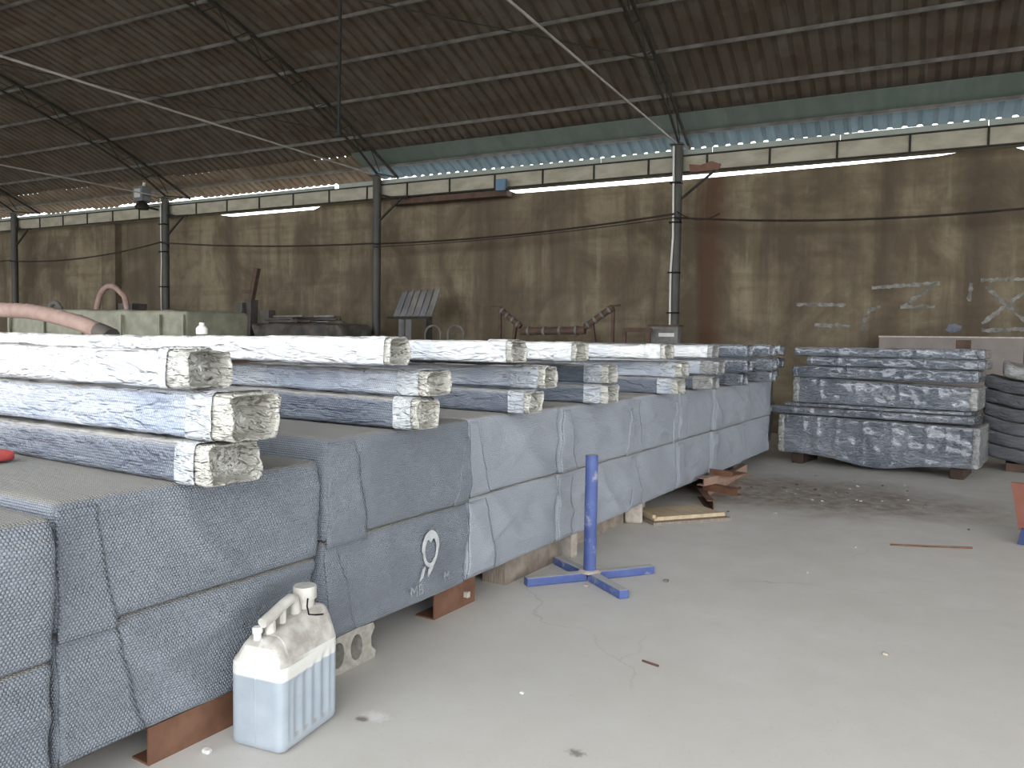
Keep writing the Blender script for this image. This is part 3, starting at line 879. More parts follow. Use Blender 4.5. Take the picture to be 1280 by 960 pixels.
# hollow concrete block, end on
out = [(0, 0), (0.31, 0), (0.318, 0.03), (0.29, 0.055), (0.286, 0.10), (0.31, 0.135), (0.30, 0.16), (0.20, 0.165), (0.02, 0.158), (0.0, 0.14)]
def oval(cx, cy, rx, ry, n=18):
    return [(cx + rx * cos(2 * pi * k / n), cy + ry * sin(2 * pi * k / n)) for k in range(n)]
bl = link('concrete_block', flat2d('concrete_block', [out, oval(0.085, 0.08, 0.036, 0.055), oval(0.195, 0.082, 0.036, 0.056)], 0.07, 'cblock'), None)
bl.matrix_world = Matrix(((0, 0, 1, -2.375), (1, 0, 0, 2.275), (0, 1, 0, 0), (0, 0, 0, 1)))
tag(bl, 'grey hollow concrete block with a broken end under the emblem pile', 'concrete block')

# ------------------------------------------------------------------ long wrapped packs laid across the piles
def loop_rr(w, h, r, n=4):
    """rounded rectangle loop in (y, z), y from 0 to w, z from 0 to h, extra points along the sides"""
    pts = []
    cs = [(w - r, r, -pi / 2), (w - r, h - r, 0), (r, h - r, pi / 2), (r, r, pi)]
    for i, (cy, cz, a0) in enumerate(cs):
        for k in range(n + 1):
            a = a0 + pi / 2 * k / n
            pts.append((cy + r * cos(a), cz + r * sin(a)))
        nx = cs[(i + 1) % 4]
        p0 = pts[-1]
        p1 = (nx[0] + r * cos(nx[2]), nx[1] + r * sin(nx[2]))
        m = 4 if i % 2 else 3
        for k in range(1, m):
            pts.append((p0[0] + (p1[0] - p0[0]) * k / m, p0[1] + (p1[1] - p0[1]) * k / m))
    return pts

def loft(name, stations, mat, parent, cap_first=True, cap_last=True):
    """stations: list of loops of 3D points, all of one length"""
    n = len(stations[0])
    V = [p for s in stations for p in s]
    F, U = [], []
    per = [0.0]
    for k in range(n):
        a, b = Vector(stations[0][k]), Vector(stations[0][(k + 1) % n])
        per.append(per[-1] + (a - b).length)
    run = [0.0]
    for i in range(1, len(stations)):
        run.append(run[-1] + (Vector(stations[i][0]) - Vector(stations[i - 1][0])).length)
    for i in range(len(stations) - 1):
        for k in range(n):
            k2 = (k + 1) % n
            F.append([i * n + k, i * n + k2, (i + 1) * n + k2, (i + 1) * n + k])
            U.append([(run[i], per[k]), (run[i], per[k + 1]), (run[i + 1], per[k + 1]), (run[i + 1], per[k])])
    if cap_first:
        F.append(list(range(n - 1, -1, -1)))
        U.append([(stations[0][k][1], stations[0][k][2]) for k in range(n - 1, -1, -1)])
    if cap_last:
        b = (len(stations) - 1) * n
        F.append([b + k for k in range(n)])
        U.append([(stations[-1][k][1], stations[-1][k][2]) for k in range(n)])
    return link(name, uvmesh(name, V, F, U, mat), parent)

def pack(label, loc, w, h, L, mat, seed, rz=0.0, end=0.12, mouth=0.06, endmat='film', tilt=0.0, amp=1.0):
    """pack of long pieces under film; local x runs from -L to 0, its bagged end at x = 0"""
    t = thing('wrapped_pack', label, 'wrapped pack', loc, rz, 'long wrapped packs across the piles')
    t.rotation_euler = (0, tilt, rz)
    r = min(0.022, h * 0.25)
    base = loop_rr(w, h, r)
    nst = max(10, int(L / 0.045))
    st = []
    for i in range(nst + 1):
        x = -L + (L - end * 0.55) * i / nst
        lp = []
        for y, z in base:
            d = 0.007 * amp * nz3(x * 7 + seed, y * 9, z * 14 + seed) + 0.005 * amp * nz3(x * 23 + seed, y * 15, z * 15)
            yy = y + d * (1 if y < w / 2 else -1) * -1
            zz = z + (d * 0.8 if z > h * 0.5 else max(0, d))
            zz += 0.004 * sin(x * 2.1 + seed) * (1 if z > h * 0.5 else 0)
            lp.append((x, yy, zz))
        st.append(lp)
    loft('wrap', st, mat, t)
    # gathered film sleeve over the end
    st = []
    ns_ = 8
    for i in range(ns_ + 1):
        x = -end + end * i / ns_
        lp = []
        for y, z in base:
            g = 0.005 + 0.007 * abs(nz3(x * 30 + seed, y * 26, z * 26 + seed * 2))
            cy, cz = y - w / 2, z - h / 2
            sc = 1 + g / (h / 2) * (0.9 if i < ns_ else 0.4)
            zz = h / 2 + cz * sc
            lp.append((x + 0.008 * nz3(y * 20, z * 20, seed) * (1 if i in (0, ns_) else 0), w / 2 + cy * (1 + 2 * g / w), max(0.001, zz)))
        st.append(lp)
    loft('end_sleeve', st, 'white' if mat == 'white' else ('sleeve' if endmat == 'film' else endmat), t, False, False)
    # open mouth of the bag: out, round the rim and back in
    st = []
    for x, sc, am in ((-0.01, 1.0, 0.0), (mouth * 0.4, 0.97, 0.010), (mouth * 0.8, 0.98, 0.016), (mouth, 0.94, 0.014), (mouth * 0.85, 0.88, 0.010), (mouth * 0.3, 0.84, 0.012), (-end * 0.3, 0.80, 0.008), (-end * 0.5, 0.72, 0.004)):
        lp = []
        for y, z in base:
            d = am * nz3(y * 28 + seed * 2, z * 28, x * 22 + seed)
            cy, cz = (y - w / 2) * sc, (z - h / 2) * sc
            lp.append((x + d * 0.8, w / 2 + cy + d * 0.6, max(0.002, h / 2 + cz + d)))
        st.append(lp)
    loft('bag_mouth', st, endmat, t, False, True)
    return t

SP = {1: 'on the pile behind the white jerrycan', 2: 'on the emblem pile', 3: 'on the pile above the striped timber bearer', 4: 'on the pile behind the blue post stand', 5: 'on the pile behind the plywood board', 6: 'on the pile behind the red-brown offcuts', 7: 'on the pile beyond the red-brown offcuts', 8: 'on the pile just before the film-wrapped stack', 9: 'on the pile tucked behind the film-wrapped stack'}
LV = ['bottom', 'middle', 'top']
MATN = {'blue': 'blue-grey', 'mid': 'pale blue', 'white': 'white', 'slate': 'slate-grey'}
# pile, level, x of end, y of near face, z, width, height, material, mouth
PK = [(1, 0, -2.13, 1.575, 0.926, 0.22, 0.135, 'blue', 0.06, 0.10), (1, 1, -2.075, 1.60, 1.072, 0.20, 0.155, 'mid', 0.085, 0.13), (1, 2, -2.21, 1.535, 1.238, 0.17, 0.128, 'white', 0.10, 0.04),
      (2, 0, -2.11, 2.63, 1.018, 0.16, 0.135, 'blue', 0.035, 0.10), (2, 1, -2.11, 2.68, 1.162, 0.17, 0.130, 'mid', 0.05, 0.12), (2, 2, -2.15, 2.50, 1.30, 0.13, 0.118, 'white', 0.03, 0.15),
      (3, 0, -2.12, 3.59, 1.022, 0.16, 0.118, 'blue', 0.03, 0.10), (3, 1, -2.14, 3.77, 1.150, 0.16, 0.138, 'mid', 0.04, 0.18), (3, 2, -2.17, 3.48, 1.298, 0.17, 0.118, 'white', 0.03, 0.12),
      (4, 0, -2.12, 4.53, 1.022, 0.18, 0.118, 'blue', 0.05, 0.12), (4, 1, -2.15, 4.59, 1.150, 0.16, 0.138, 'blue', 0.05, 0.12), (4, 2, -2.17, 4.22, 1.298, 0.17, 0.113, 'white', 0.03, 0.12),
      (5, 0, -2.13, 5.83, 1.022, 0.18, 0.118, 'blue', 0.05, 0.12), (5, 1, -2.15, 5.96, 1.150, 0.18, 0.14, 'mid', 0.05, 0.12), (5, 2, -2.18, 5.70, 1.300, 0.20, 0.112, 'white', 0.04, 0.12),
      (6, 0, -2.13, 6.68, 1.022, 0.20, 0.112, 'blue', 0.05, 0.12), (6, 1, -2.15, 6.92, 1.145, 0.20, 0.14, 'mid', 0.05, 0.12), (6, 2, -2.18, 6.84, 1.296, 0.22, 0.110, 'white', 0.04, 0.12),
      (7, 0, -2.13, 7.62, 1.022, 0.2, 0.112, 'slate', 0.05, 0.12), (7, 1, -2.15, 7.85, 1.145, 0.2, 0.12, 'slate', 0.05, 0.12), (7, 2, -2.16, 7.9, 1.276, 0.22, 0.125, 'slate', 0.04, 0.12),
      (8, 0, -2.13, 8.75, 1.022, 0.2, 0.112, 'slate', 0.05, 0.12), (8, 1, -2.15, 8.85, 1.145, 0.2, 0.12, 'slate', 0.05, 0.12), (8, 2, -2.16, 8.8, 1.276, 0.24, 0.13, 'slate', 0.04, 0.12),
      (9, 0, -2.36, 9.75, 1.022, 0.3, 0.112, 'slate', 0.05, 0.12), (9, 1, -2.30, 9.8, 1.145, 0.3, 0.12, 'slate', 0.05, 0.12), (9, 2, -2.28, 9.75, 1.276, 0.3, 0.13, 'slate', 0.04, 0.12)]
PK = [(p, l, x, y, z, w, (1.272 - z if l == 1 and p > 1 else h), m, mo, e) if l != 2 or p == 1 else (p, l, x, y, 1.297, w, h, m, mo, e) for p, l, x, y, z, w, h, m, mo, e in PK]
for x, lab in ((-3.5, 'thin timber batten under the top packs, nearer the open floor'), (-4.7, 'thin timber batten under the top packs, at the back')):
    tag(MB().box(-0.03, 0.03, 0, 7.4, 0, 0.021).build('timber_batten', 'rust_dark', None, loc=(x, 2.6, 1.2745)), lab, 'batten')
for i, (pl, lv, x, y, z, w, h, mat, mouth, end) in enumerate(PK):
    lab = '%s of three %s film-wrapped packs %s' % (LV[lv], MATN[mat], SP[pl])
    rz = RNG.uniform(-0.006, 0.006)
    if (pl, lv) == (1, 0):
        rz = -0.012
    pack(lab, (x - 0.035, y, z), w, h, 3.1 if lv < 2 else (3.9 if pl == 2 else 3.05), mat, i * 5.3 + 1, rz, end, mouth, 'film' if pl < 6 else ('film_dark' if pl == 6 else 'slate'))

# small things on top of the piles
b = thing('bottle', 'small white plastic bottle standing on the top white pack', 'bottle', (-3.46, 2.56, 1.4205))
MB().lathe([(0.024, 0.0), (0.028, 0.004), (0.028, 0.030), (0.018, 0.042), (0.012, 0.045)], 14).build('body', 'plaswhite', b, True)
MB().lathe([(0.013, 0.044), (0.013, 0.058), (0.011, 0.060)], 12).build('cap', 'plaswhite', b, True)
V, F, U = rbox((-0.10, -0.07, 0), (0.10, 0.07, 0.028), 0.012, (0.02, 0.02, 0.02), lambda q, p: Vector((q.x + 0.015 * nz3(p.x * 20, p.y * 20, 3), q.y + 0.02 * nz3(p.x * 14, p.y * 18, 7), max(0.0, q.z * (1 + 0.8 * nz3(p.x * 25, p.y * 25, 1))))))
tag(link('red_rag', uvmesh('red_rag', V, F, U, 'redrag'), None, (-3.25, 1.44, 0.928)), 'crumpled red rag lying on the block behind the jerrycan', 'rag')

# ------------------------------------------------------------------ jerrycan
J = thing('jerrycan', 'white plastic jerrycan half full of grey-blue liquid beside the bubble-wrapped blocks', 'jerrycan', (-2.125, 1.915, 0), radians(10))
JW, JL, JH = 0.222, 0.325, 0.40
def can_fn(q, p):
    x, y, z = p
    # shoulder: the top slopes up from the spout-free end to the cap end, and is pulled in across the width
    z9 = 0.295 + 0.02 * max(0, (y + JL / 2) / JL)
    if z > z9:
        k = (z - z9) / (JH - z9)
        q.x *= 1 - 0.46 * k
        q.z = z9 + k * (0.082 + 0.035 * max(0, (y + JL / 2) / JL))
        if y < -JL / 2 + 0.05:
            q.y += 0.022 * k
    # flutes on the broad sides
    if abs(x) > JW / 2 - 0.002 and 0.03 < z < 0.29:
        yy = (y + 0.105) / 0.052
        if -0.4 < yy < 4.4:
            top = 0.235 + 0.06 * (y + JL / 2) / JL
            e = max(0, min(1, (z - 0.035) / 0.02, (top - z) / 0.02))
            q.x -= math.copysign(0.009 * (0.5 + 0.5 * cos(2 * pi * (yy - 0.5))) ** 1 * e, x)
    return q
V, F, U = rbox((-JW / 2, -JL / 2, 0.0), (JW / 2, JL / 2, JH), 0.028, (0.0125, 0.0085, 0.0125), can_fn)
link('body', uvmesh('body', V, F, U, 'can'), J)
# moulded seam round the narrow end
MB().tube([(0, -JL / 2 - 0.001, 0.03), (0, -JL / 2 - 0.001, 0.30), (0, -JL / 2 + 0.014, 0.355), (0, -JL / 2 + 0.035, 0.376)], 0.0035, 6).build('mould_seam', 'can', J, True)
hb = MB().tube([(0, -0.128, 0.432), (0, -0.08, 0.442), (0, -0.02, 0.462), (0, 0.02, 0.472), (0, 0.042, 0.466), (0, 0.052, 0.435), (0, 0.055, 0.385)], [0.018, 0.021, 0.020, 0.020, 0.021, 0.019, 0.022], 10)
hb.tube([(0, -0.085, 0.37), (0, -0.085, 0.44)], [0.021, 0.018], 10).tube([(0, -0.02, 0.38), (0, -0.022, 0.455)], [0.014, 0.014], 8)
hb.build('handle', 'capplastic', J, True)
n1 = MB().lathe([(0.036, 0.375), (0.034, 0.465)], 20, (0, 0.108, 0)).build('neck', 'capplastic', J, True)
cp = MB()
prof = []
for k in range(48):
    prof.append(0.0415 + (0.0012 if k % 2 else 0))
vs = [(prof[k] * s * cos(2 * pi * k / 48), 0.108 + prof[k] * s * sin(2 * pi * k / 48), z) for s, z in ((1, 0.452), (1, 0.492), (0.94, 0.497)) for k in range(48)]
cp.quads(vs, [(i * 48 + k, i * 48 + (k + 1) % 48, (i + 1) * 48 + (k + 1) % 48, (i + 1) * 48 + k) for i in range(2) for k in range(48)] + [tuple(range(47, -1, -1)), tuple(96 + k for k in range(48))])
cp.build('cap', 'capplastic', J, True)
MB().lathe([(0.014, 0.372), (0.014, 0.396), (0.018, 0.398), (0.018, 0.414), (0.015, 0.417)], 14, (-0.02, -0.128, 0)).build('vent_cap', 'plaswhite', J, True)
MB().tube([(0.03, 0.085, 0.462), (0.045, 0.06, 0.44), (0.06, 0.05, 0.415), (0.068, 0.08, 0.405), (0.072, 0.12, 0.395)], 0.003, 6).build('string', 'rubber', J, True)

# ------------------------------------------------------------------ blue post stand
S = thing('post_stand', 'blue steel post on a flat four-legged cross base, worn paint', 'stand', (-2.03, 4.17, 0))
MB().tube([(0, 0, 0.05), (0.0, 0.0, 0.748)], 0.038, 20).build('post', 'bluepaint', S, True)
for ex, ey in ((-0.315, 0.178), (0.32, -0.215), (-0.25, -0.325), (0.26, 0.345)):
    d = Vector((ex, ey, 0)).normalized()
    o = MB().bar(d * 0.03 + Vector((0, 0, 0.026)), Vector((ex, ey, 0.026)), 0.062, 0.05).build('leg', 'bluepaint', S)
    bevel(o, 0.006, 2)
MB().lathe([(0.07, 0.047), (0.058, 0.058), (0.044, 0.062)], 16).build('weld_collar', 'stone', S, True)

# ------------------------------------------------------------------ offcuts, boards and litter on the floor
def cpiece(label, p, q, h, depth, mat, z=0.0, th=0.007, roll=0.0):
    """C-section offcut from p to q on the floor; roll turns it about its length"""
    p, q = Vector((*p, z)), Vector((*q, z))
    d = q - p
    prof = [(0, 0), (0, h), (-depth, h), (-depth, h - th), (-th, h - th), (-th, th), (-depth, th), (-depth, 0)]
    if roll:
        prof = [(v, -u) for u, v in prof]
    o = MB().prism(prof, 'y', 0, d.length).build('steel_offcut', mat)
    o.location = p
    o.rotation_euler = (0, 0, math.atan2(d.y, d.x) - pi / 2)
    return tag(o, label, 'steel offcut')
cpiece('long pale rust channel offcut lying towards the film-wrapped stack', (-2.27, 7.14), (-2.34, 8.72), 0.10, 0.06, 'rust_pale')
cpiece('brown channel offcut whose open end points at the plywood', (-2.03, 6.56), (-2.29, 7.08), 0.085, 0.06, 'rust')
cpiece('red-brown channel offcut lying across the open-ended offcut', (-2.27, 6.98), (-1.92, 6.86), 0.06, 0.09, 'rust', z=0.086)
cpiece('dusty red-brown offcut lying on the crosswise offcut against the wrapped block', (-2.21, 6.84), (-2.10, 7.34), 0.07, 0.075, 'rust_pale', z=0.147)
cpiece('dark channel offcut standing behind the long pale one', (-2.45, 7.55), (-2.50, 8.75), 0.125, 0.06, 'rust')
o = MB().box(-0.10, 0.13, -0.14, 0.14, 0, 0.012).box(-0.10, 0.13, -0.14, -0.128, 0.012, 0.05).build('folded_plate', 'rust', None, loc=(-2.12, 7.22, 0.218), rz=-0.25)
tag(o, 'small folded rusty plate lying on top of the offcut heap', 'plate')
B = thing('plywood_board', 'pale plywood board on the floor with a light front edge strip', 'board', (-2.26, 5.78, 0.022), math.atan2(0.52, 0.40))
MB().box(0, 0.66, 0.0, 0.40, 0.0, 0.018).build('panel', 'ply', B)
MB().box(0.02, 0.655, -0.004, 0.028, 0.018, 0.030).build('edge_strip', 'ply', B)
MB().box(-0.012, 0.018, 0.01, 0.40, 0.018, 0.045).build('side_batten', 'ply', B)
tag(MB().box(-0.03, 0.68, -0.035, 0.36, 0.0, 0.021).build('thin_board', 'timber', None, loc=(-2.25, 5.765, 0.0), rz=math.atan2(0.50, 0.40)), 'grey thin board lying under the pale plywood board', 'board')
tag(MB().bar((0, 0, 0.012), (0.10, -0.16, 0.012), 0.04, 0.022).build('wood_stick', 'ply', None, loc=(-2.55, 6.08, 0)), 'short pale stick between the stone block and plywood', 'stick')
tag(MB().tube([(-0.615, 6.135, 0.008), (-0.36, 6.25, 0.008), (-0.118, 6.38, 0.008)], 0.007, 8).build('thin_rod', 'rust', None, True), 'thin rusty rod lying alone on the open floor', 'rod')
tag(MB().tube([(-1.294, 3.209, 0.005), (-1.212, 3.192, 0.005)], 0.005, 6).build('nail', 'rust_dark', None, True), 'short dark nail lying on the bare concrete floor', 'nail')
def pebble(label, loc, r, mat, seed, cat='stone'):
    V, F, U = rbox((-r, -r * 0.8, 0), (r, r * 0.8, r * 0.9), r * 0.4, (r * 0.4, r * 0.4, r * 0.4), lambda q, p: Vector((q.x * (1 + 0.5 * nz3(p.x * 60, p.y * 60, seed)), q.y * (1 + 0.5 * nz3(p.y * 60, p.z * 60, seed)), q.z * (1 + 0.3 * nz3(p.x * 50, p.y * 50, seed)))))
    return tag(link('pebble', uvmesh('pebble', V, F, U, mat, False), None, loc), label, cat)
pebble('tiny white stone chip alone on the concrete floor', (-1.574, 2.638, 0), 0.009, 'plaswhite', 3)
pebble('flat white paper scrap beside the foot of the jerrycan', (-2.225, 1.66, 0), 0.016, 'plaswhite', 5, 'scrap')
r_ = random.Random(21)
for i in range(46):
    if i < 30:
        x, y = r_.gauss(-1.2, 0.6), r_.gauss(8.0, 0.45)
    else:
        x, y = r_.uniform(-2.2, 0.1), r_.uniform(3.5, 9.2)
    if x < -2.15 and y > 5.5:
        continue
    pm = r_.choice(['stone', 'rust_dark', 'scrap_grey', 'stone'])
    word = {'stone': 'pale', 'rust_dark': 'rust-brown', 'scrap_grey': 'dark grey'}[pm]
    place = 'in the brown dirt before the film-wrapped stack' if i < 30 else 'on the open concrete floor'
    o = pebble('small %s crumb lying %s' % (word, place), (x, y, 0), r_.uniform(0.006, 0.016), pm, i * 1.3, 'debris')
    o['group'] = 'crumbs of debris on the floor'

# ------------------------------------------------------------------ stack of film-wrapped bundles
SR = radians(-5)
SX, SY = -1.2, 9.72
def bundle(label, x0, x1, z0, z1, depth, seed, mat='slate', belly=0.0, ridges=(), tl=0.0, amp=1.0, sag=None, y0=0.0, wav=0.0):
    t = thing('film_bundle', label, 'wrapped bundle', (SX - y0 * sin(SR), SY + y0 * cos(SR), z0), SR, 'film-wrapped bundles in the stack')
    h = z1 - z0
    cx = 0.5 * (x0 + x1)
    def fn(q, p):
        x, y, z = p
        v = z / h
        u = (x - x0) / (x1 - x0)
        fr = max(0.0, 1 - y / 0.15)
        d = 0.018 * nz3(x * 4 + seed, z * 9, seed) + 0.012 * nz3(x * 12 + z * 8, z * 20 - x * 3, seed + 3)
        for rx in ridges:
            d -= 0.014 * math.exp(-((x - rx) / 0.016) ** 2) * (0.4 + 0.6 * v)
        q.y += d * fr * amp
        if belly and v < 0.55:
            q.z -= belly * math.exp(-((u - 0.52) / 0.2) ** 2) * (0.55 - v) / 0.55
        if v > 0.5:
            q.z += tl * (0.5 - u) * (v - 0.5) * 2 + 0.006 * amp * nz3(x * 8 + seed, y * 5, 1)
        if wav:
            q.z += wav * nz3(x * 1.3 + 0.3, 0.2, 5.0) * (1 if v > 0.5 else 1) + (wav * 0.8 * nz3(x * 2.7 + seed, 0.5, seed) if v > 0.5 else 0)
        if abs(x - x0) < 0.03 or abs(x - x1) < 0.03:
            q.x += 0.012 * nz3(y * 10 + seed, z * 14, seed)
        return q
    V, F, U = rbox((x0, 0, 0), (x1, depth, h), min(0.03, h * 0.3), (0.022, 0.12, 0.022), fn)
    link('wrap', uvmesh('wrap', V, F, U, mat), t)
    # gathered film folds at both ends
    for s, xe in ((-1, x0), (1, x1)):
        V, F, U = rbox((xe - 0.06 if s > 0 else xe - 0.014, -0.016, 0.006), (xe + 0.014 if s > 0 else xe + 0.06, depth * 0.9, h - 0.004 + tl * (0.45 if s < 0 else -0.45)), min(0.02, h * 0.25), (0.012, 0.12, 0.016),
                       lambda q, p: Vector((q.x + 0.012 * nz3(p.z * 20 + seed, p.y * 8, s), q.y + 0.010 * nz3(p.x * 40 + seed, p.z * 18, 2 * s), max(0.002, q.z))))
        link('end_fold', uvmesh('end_fold', V, F, U, 'film_dark' if h > 0.15 else 'slate'), t)
    return t
bundle('deep slate-blue bundle with a sagging belly at the bottom of the film-wrapped stack', -1.06, 1.04, 0.13, 0.59, 0.9, 2.0, belly=0.09, ridges=(-0.78, -0.62, -0.4, -0.1, 0.2, 0.55, 0.74, 0.9), tl=0.02)
bundle('thin long bundle lying on the belly bundle, sticking out furthest', -1.22, 0.98, 0.605, 0.695, 0.8, 5.0, ridges=(-0.9, -0.7, -0.5, -0.2, 0.1, 0.4, 0.8))
bundle('flat strip pack directly on the thin long bundle', -1.0, 0.95, 0.702, 0.742, 0.75, 8.0, ridges=(-0.5, 0.0, 0.5))
bundle('deep grey bundle in the middle of the film-wrapped stack', -0.9, 1.0, 0.748, 1.03, 0.8, 11.0, ridges=(-0.6, -0.2, 0.25, 0.5, 0.65, 0.78), tl=0.05)
bundle('dented dark bundle second from the top of the film-wrapped stack', -0.92, 1.0, 1.048, 1.185, 0.75, 14.0, ridges=(-0.3, 0.3, 0.7), amp=1.3, wav=0.012)
bundle('low grey bundle near the top, partly under the curled one', -0.75, 1.06, 1.19, 1.298, 0.75, 17.0, ridges=(-0.4, 0.1, 0.6), amp=1.6, wav=0.012)
bundle('crumpled curled bundle topping the film-wrapped stack', -0.9, 1.05, 1.302, 1.412, 0.7, 20.0, ridges=(-0.5, -0.1, 0.15, 0.4, 0.85), amp=1.8, wav=0.012)
for dx, lab in ((-0.85, 'rusty brown footing block under the stack end towards the row'), (0.85, 'rusty brown footing block under the stack end by the dark curved packs')):
    p = Vector((SX + dx * cos(SR), SY + dx * sin(SR) + 0.1, 0))
    tag(bevel(MB().box(-0.07, 0.07, -0.02, 0.6, 0, 0.122).build('footing_block', 'footing', None, loc=p, rz=SR), 0.01), lab, 'footing')

# dark curved packs stacked beside it
for i in range(6):
    z0 = 0.10 + i * 0.155
    t = thing('curved_pack', ['lowest', 'second lowest', 'third', 'fourth', 'fifth', 'topmost'][i] + ' dark bent pack counted up the pile beside the film-wrapped stack', 'curved pack', (0.45, 10.75, z0), SR, 'dark bent packs in a pile')
    def fn(q, p, s=i):
        x, y, z = p
        q.z += 0.10 * (x / 0.6) ** 2 - 0.0
        q.z += 0.02 * nz3(x * 5, y * 5, s * 3.0)
        q.y += 0.05 * abs(x) + 0.015 * nz3(x * 6 + s, z * 9, s)
        return q
    V, F, U = rbox((-0.60, -0.1, 0), (0.60, 0.7, 0.148), 0.03, (0.05, 0.1, 0.03), fn)
    link('wrap', uvmesh('wrap', V, F, U, 'darkwrap'), t)
    V, F, U = rbox((-0.03, -0.108, 0.0), (0.03, 0.6, 0.152), 0.01, (0.02, 0.1, 0.03), fn)
    link('fold_strip', uvmesh('fold_strip', V, F, U, 'darkwrap'), t)
tag(MB().box(-0.35, 0.35, -0.05, 0.6, 0, 0.098).build('pile_footing', 'rust_dark', None, loc=(0.45, 10.8, 0)), 'dark footing under the pile of dark bent packs', 'footing')
V, F, U = rbox((-0.45, -0.1, 0), (0.45, 0.5, 0.16), 0.04, (0.04, 0.06, 0.04), lambda q, p: Vector((q.x, q.y + 0.03 * nz3(p.x * 7, p.z * 7, 2), q.z + 0.10 * (p.x / 0.6) ** 2 + 0.06 * nz3(p.x * 6, p.y * 6, 4) * (p.z / 0.16) + 0.15 * (p.z / 0.16) * max(0, p.x))))
tag(link('crumpled_sheet', uvmesh('crumpled_sheet', V, F, U, 'film_dark'), None, (0.48, 10.78, 1.05), SR), 'crumpled grey plastic sheet heaped on the dark bent packs', 'plastic sheet')
o = MB().tube([(0.25, 10.72, 1.24), (0.30, 10.72, 1.31), (0.38, 10.74, 1.35), (0.5, 10.76, 1.36), (0.65, 10.8, 1.33)], 0.035, 10).build('rubber_hose', 'rubber', None, True)
tag(o, 'short black rubber hose on the crumpled plastic sheet', 'hose')

# orange trestle with a blue foot, its edge reaching into the picture
T = thing('orange_trestle', 'orange-red steel trestle with a dark blue foot, beside the open floor', 'trestle', (0.40, 6.75, 0), radians(-8))
MB().prism([(-0.24, 0.10), (0.30, 0.10), (0.30, 0.44), (-0.30, 0.44)], 'y', -0.015, 0.015).build('side_plate', 'orange', T)
MB().prism([(-0.28, 0.90), (0.30, 0.90), (0.30, 1.02), (-0.30, 1.02)], 'y', 0.75, 1.0).build('rail', 'orange', T)
for y in (0.0, 0.85):
    MB().box(0.10, 0.18, y - 0.03, y + 0.03, 0.10, 0.96).build('upright', 'orange', T)
MB().prism([(-0.24, 0.0), (-0.08, 0.0), (-0.12, 0.115), (-0.22, 0.115)], 'y', -0.06, 0.06).build('foot', 'bluepaint2', T)
MB().box(0.05, 0.24, -0.06, 0.06, 0.0, 0.10).build('foot', 'bluepaint2', T)
MB().box(0.05, 0.24, 0.79, 0.91, 0.0, 0.10).build('foot', 'bluepaint2', T)
MB().bar((0.14, 0, 0.30), (0.14, 0.85, 0.30), 0.05, 0.05).build('crossbar', 'orange', T)

# ------------------------------------------------------------------ things along the far wall
P = thing('steel_cabinet_panel', 'long dusty pinkish steel panel standing along the wall below painted marks', 'panel', wloc(-0.5, 13.05, 0), WA)
MB().box(0, 1.84, 0, 0.05, 0, 1.58).build('board', 'plate', P)
MB().box(1.85, 3.7, 0, 0.05, 0, 1.58).build('board', 'plate', P)
MB().box(-0.01, 3.71, -0.012, 0.06, 1.58, 1.60).build('top_edge', 'stone', P)
MB().box(1.01, 1.20, -0.006, 0.0, 1.41, 1.55).build('dark_plate', 'rust_dark', P)

R_ = thing('sheet_rack', 'rack of tilted grey metal strips leaning against the wall right of plain column', 'rack', wloc(-8.62, 12.55, 0), WA)
for i in range(6):
    x0 = -0.40 + i * 0.15
    MB().quads([(x0 - 0.06, 0, 1.88), (x0 + 0.09, 0, 1.90), (x0 + 0.20, 0.12, 2.38 + 0.01 * i), (x0 + 0.08, 0.12, 2.36), (x0 - 0.06, 0.03, 1.88), (x0 + 0.09, 0.03, 1.90), (x0 + 0.20, 0.15, 2.38 + 0.01 * i), (x0 + 0.08, 0.15, 2.36)],
                [(0, 1, 2, 3), (7, 6, 5, 4), (0, 4, 5, 1), (1, 5, 6, 2), (2, 6, 7, 3), (3, 7, 4, 0)]).build('metal_strip', 'sheetgrey' if i % 3 != 2 else 'scrap_grey', R_)
MB().box(-0.58, 0.42, -0.03, 0.03, 1.84, 1.88).build('rail', 'steel', R_)
for x0 in (-0.32, -0.16, 0.32):
    MB().bar((x0 - 0.03, 0.1, 0), (x0 + 0.03, 0.05, 1.86), 0.11, 0.05).build('leg', 'sheetgrey' if x0 < 0 else 'steel', R_)
# hoops of bent bar beside the rack
for x0, lab in ((-8.12, 'bent bar hoop standing nearer the metal strip rack'), (-7.62, 'bent bar hoop standing nearer the V-shaped idler frame')):
    o = MB().tube([wloc(x0 + 0.17 * cos(a), 12.5, 1.55 + 0.16 * sin(a)) for a in [pi * k / 10 for k in range(11)]], 0.02, 6)
    o.tube([wloc(x0 - 0.17, 12.5, 0), wloc(x0 - 0.17, 12.5, 1.55)], 0.02, 6).tube([wloc(x0 + 0.17, 12.5, 0), wloc(x0 + 0.17, 12.5, 1.55)], 0.02, 6)
    tag(o.build('bar_hoop', 'scrap_grey', None, True), lab, 'hoop')

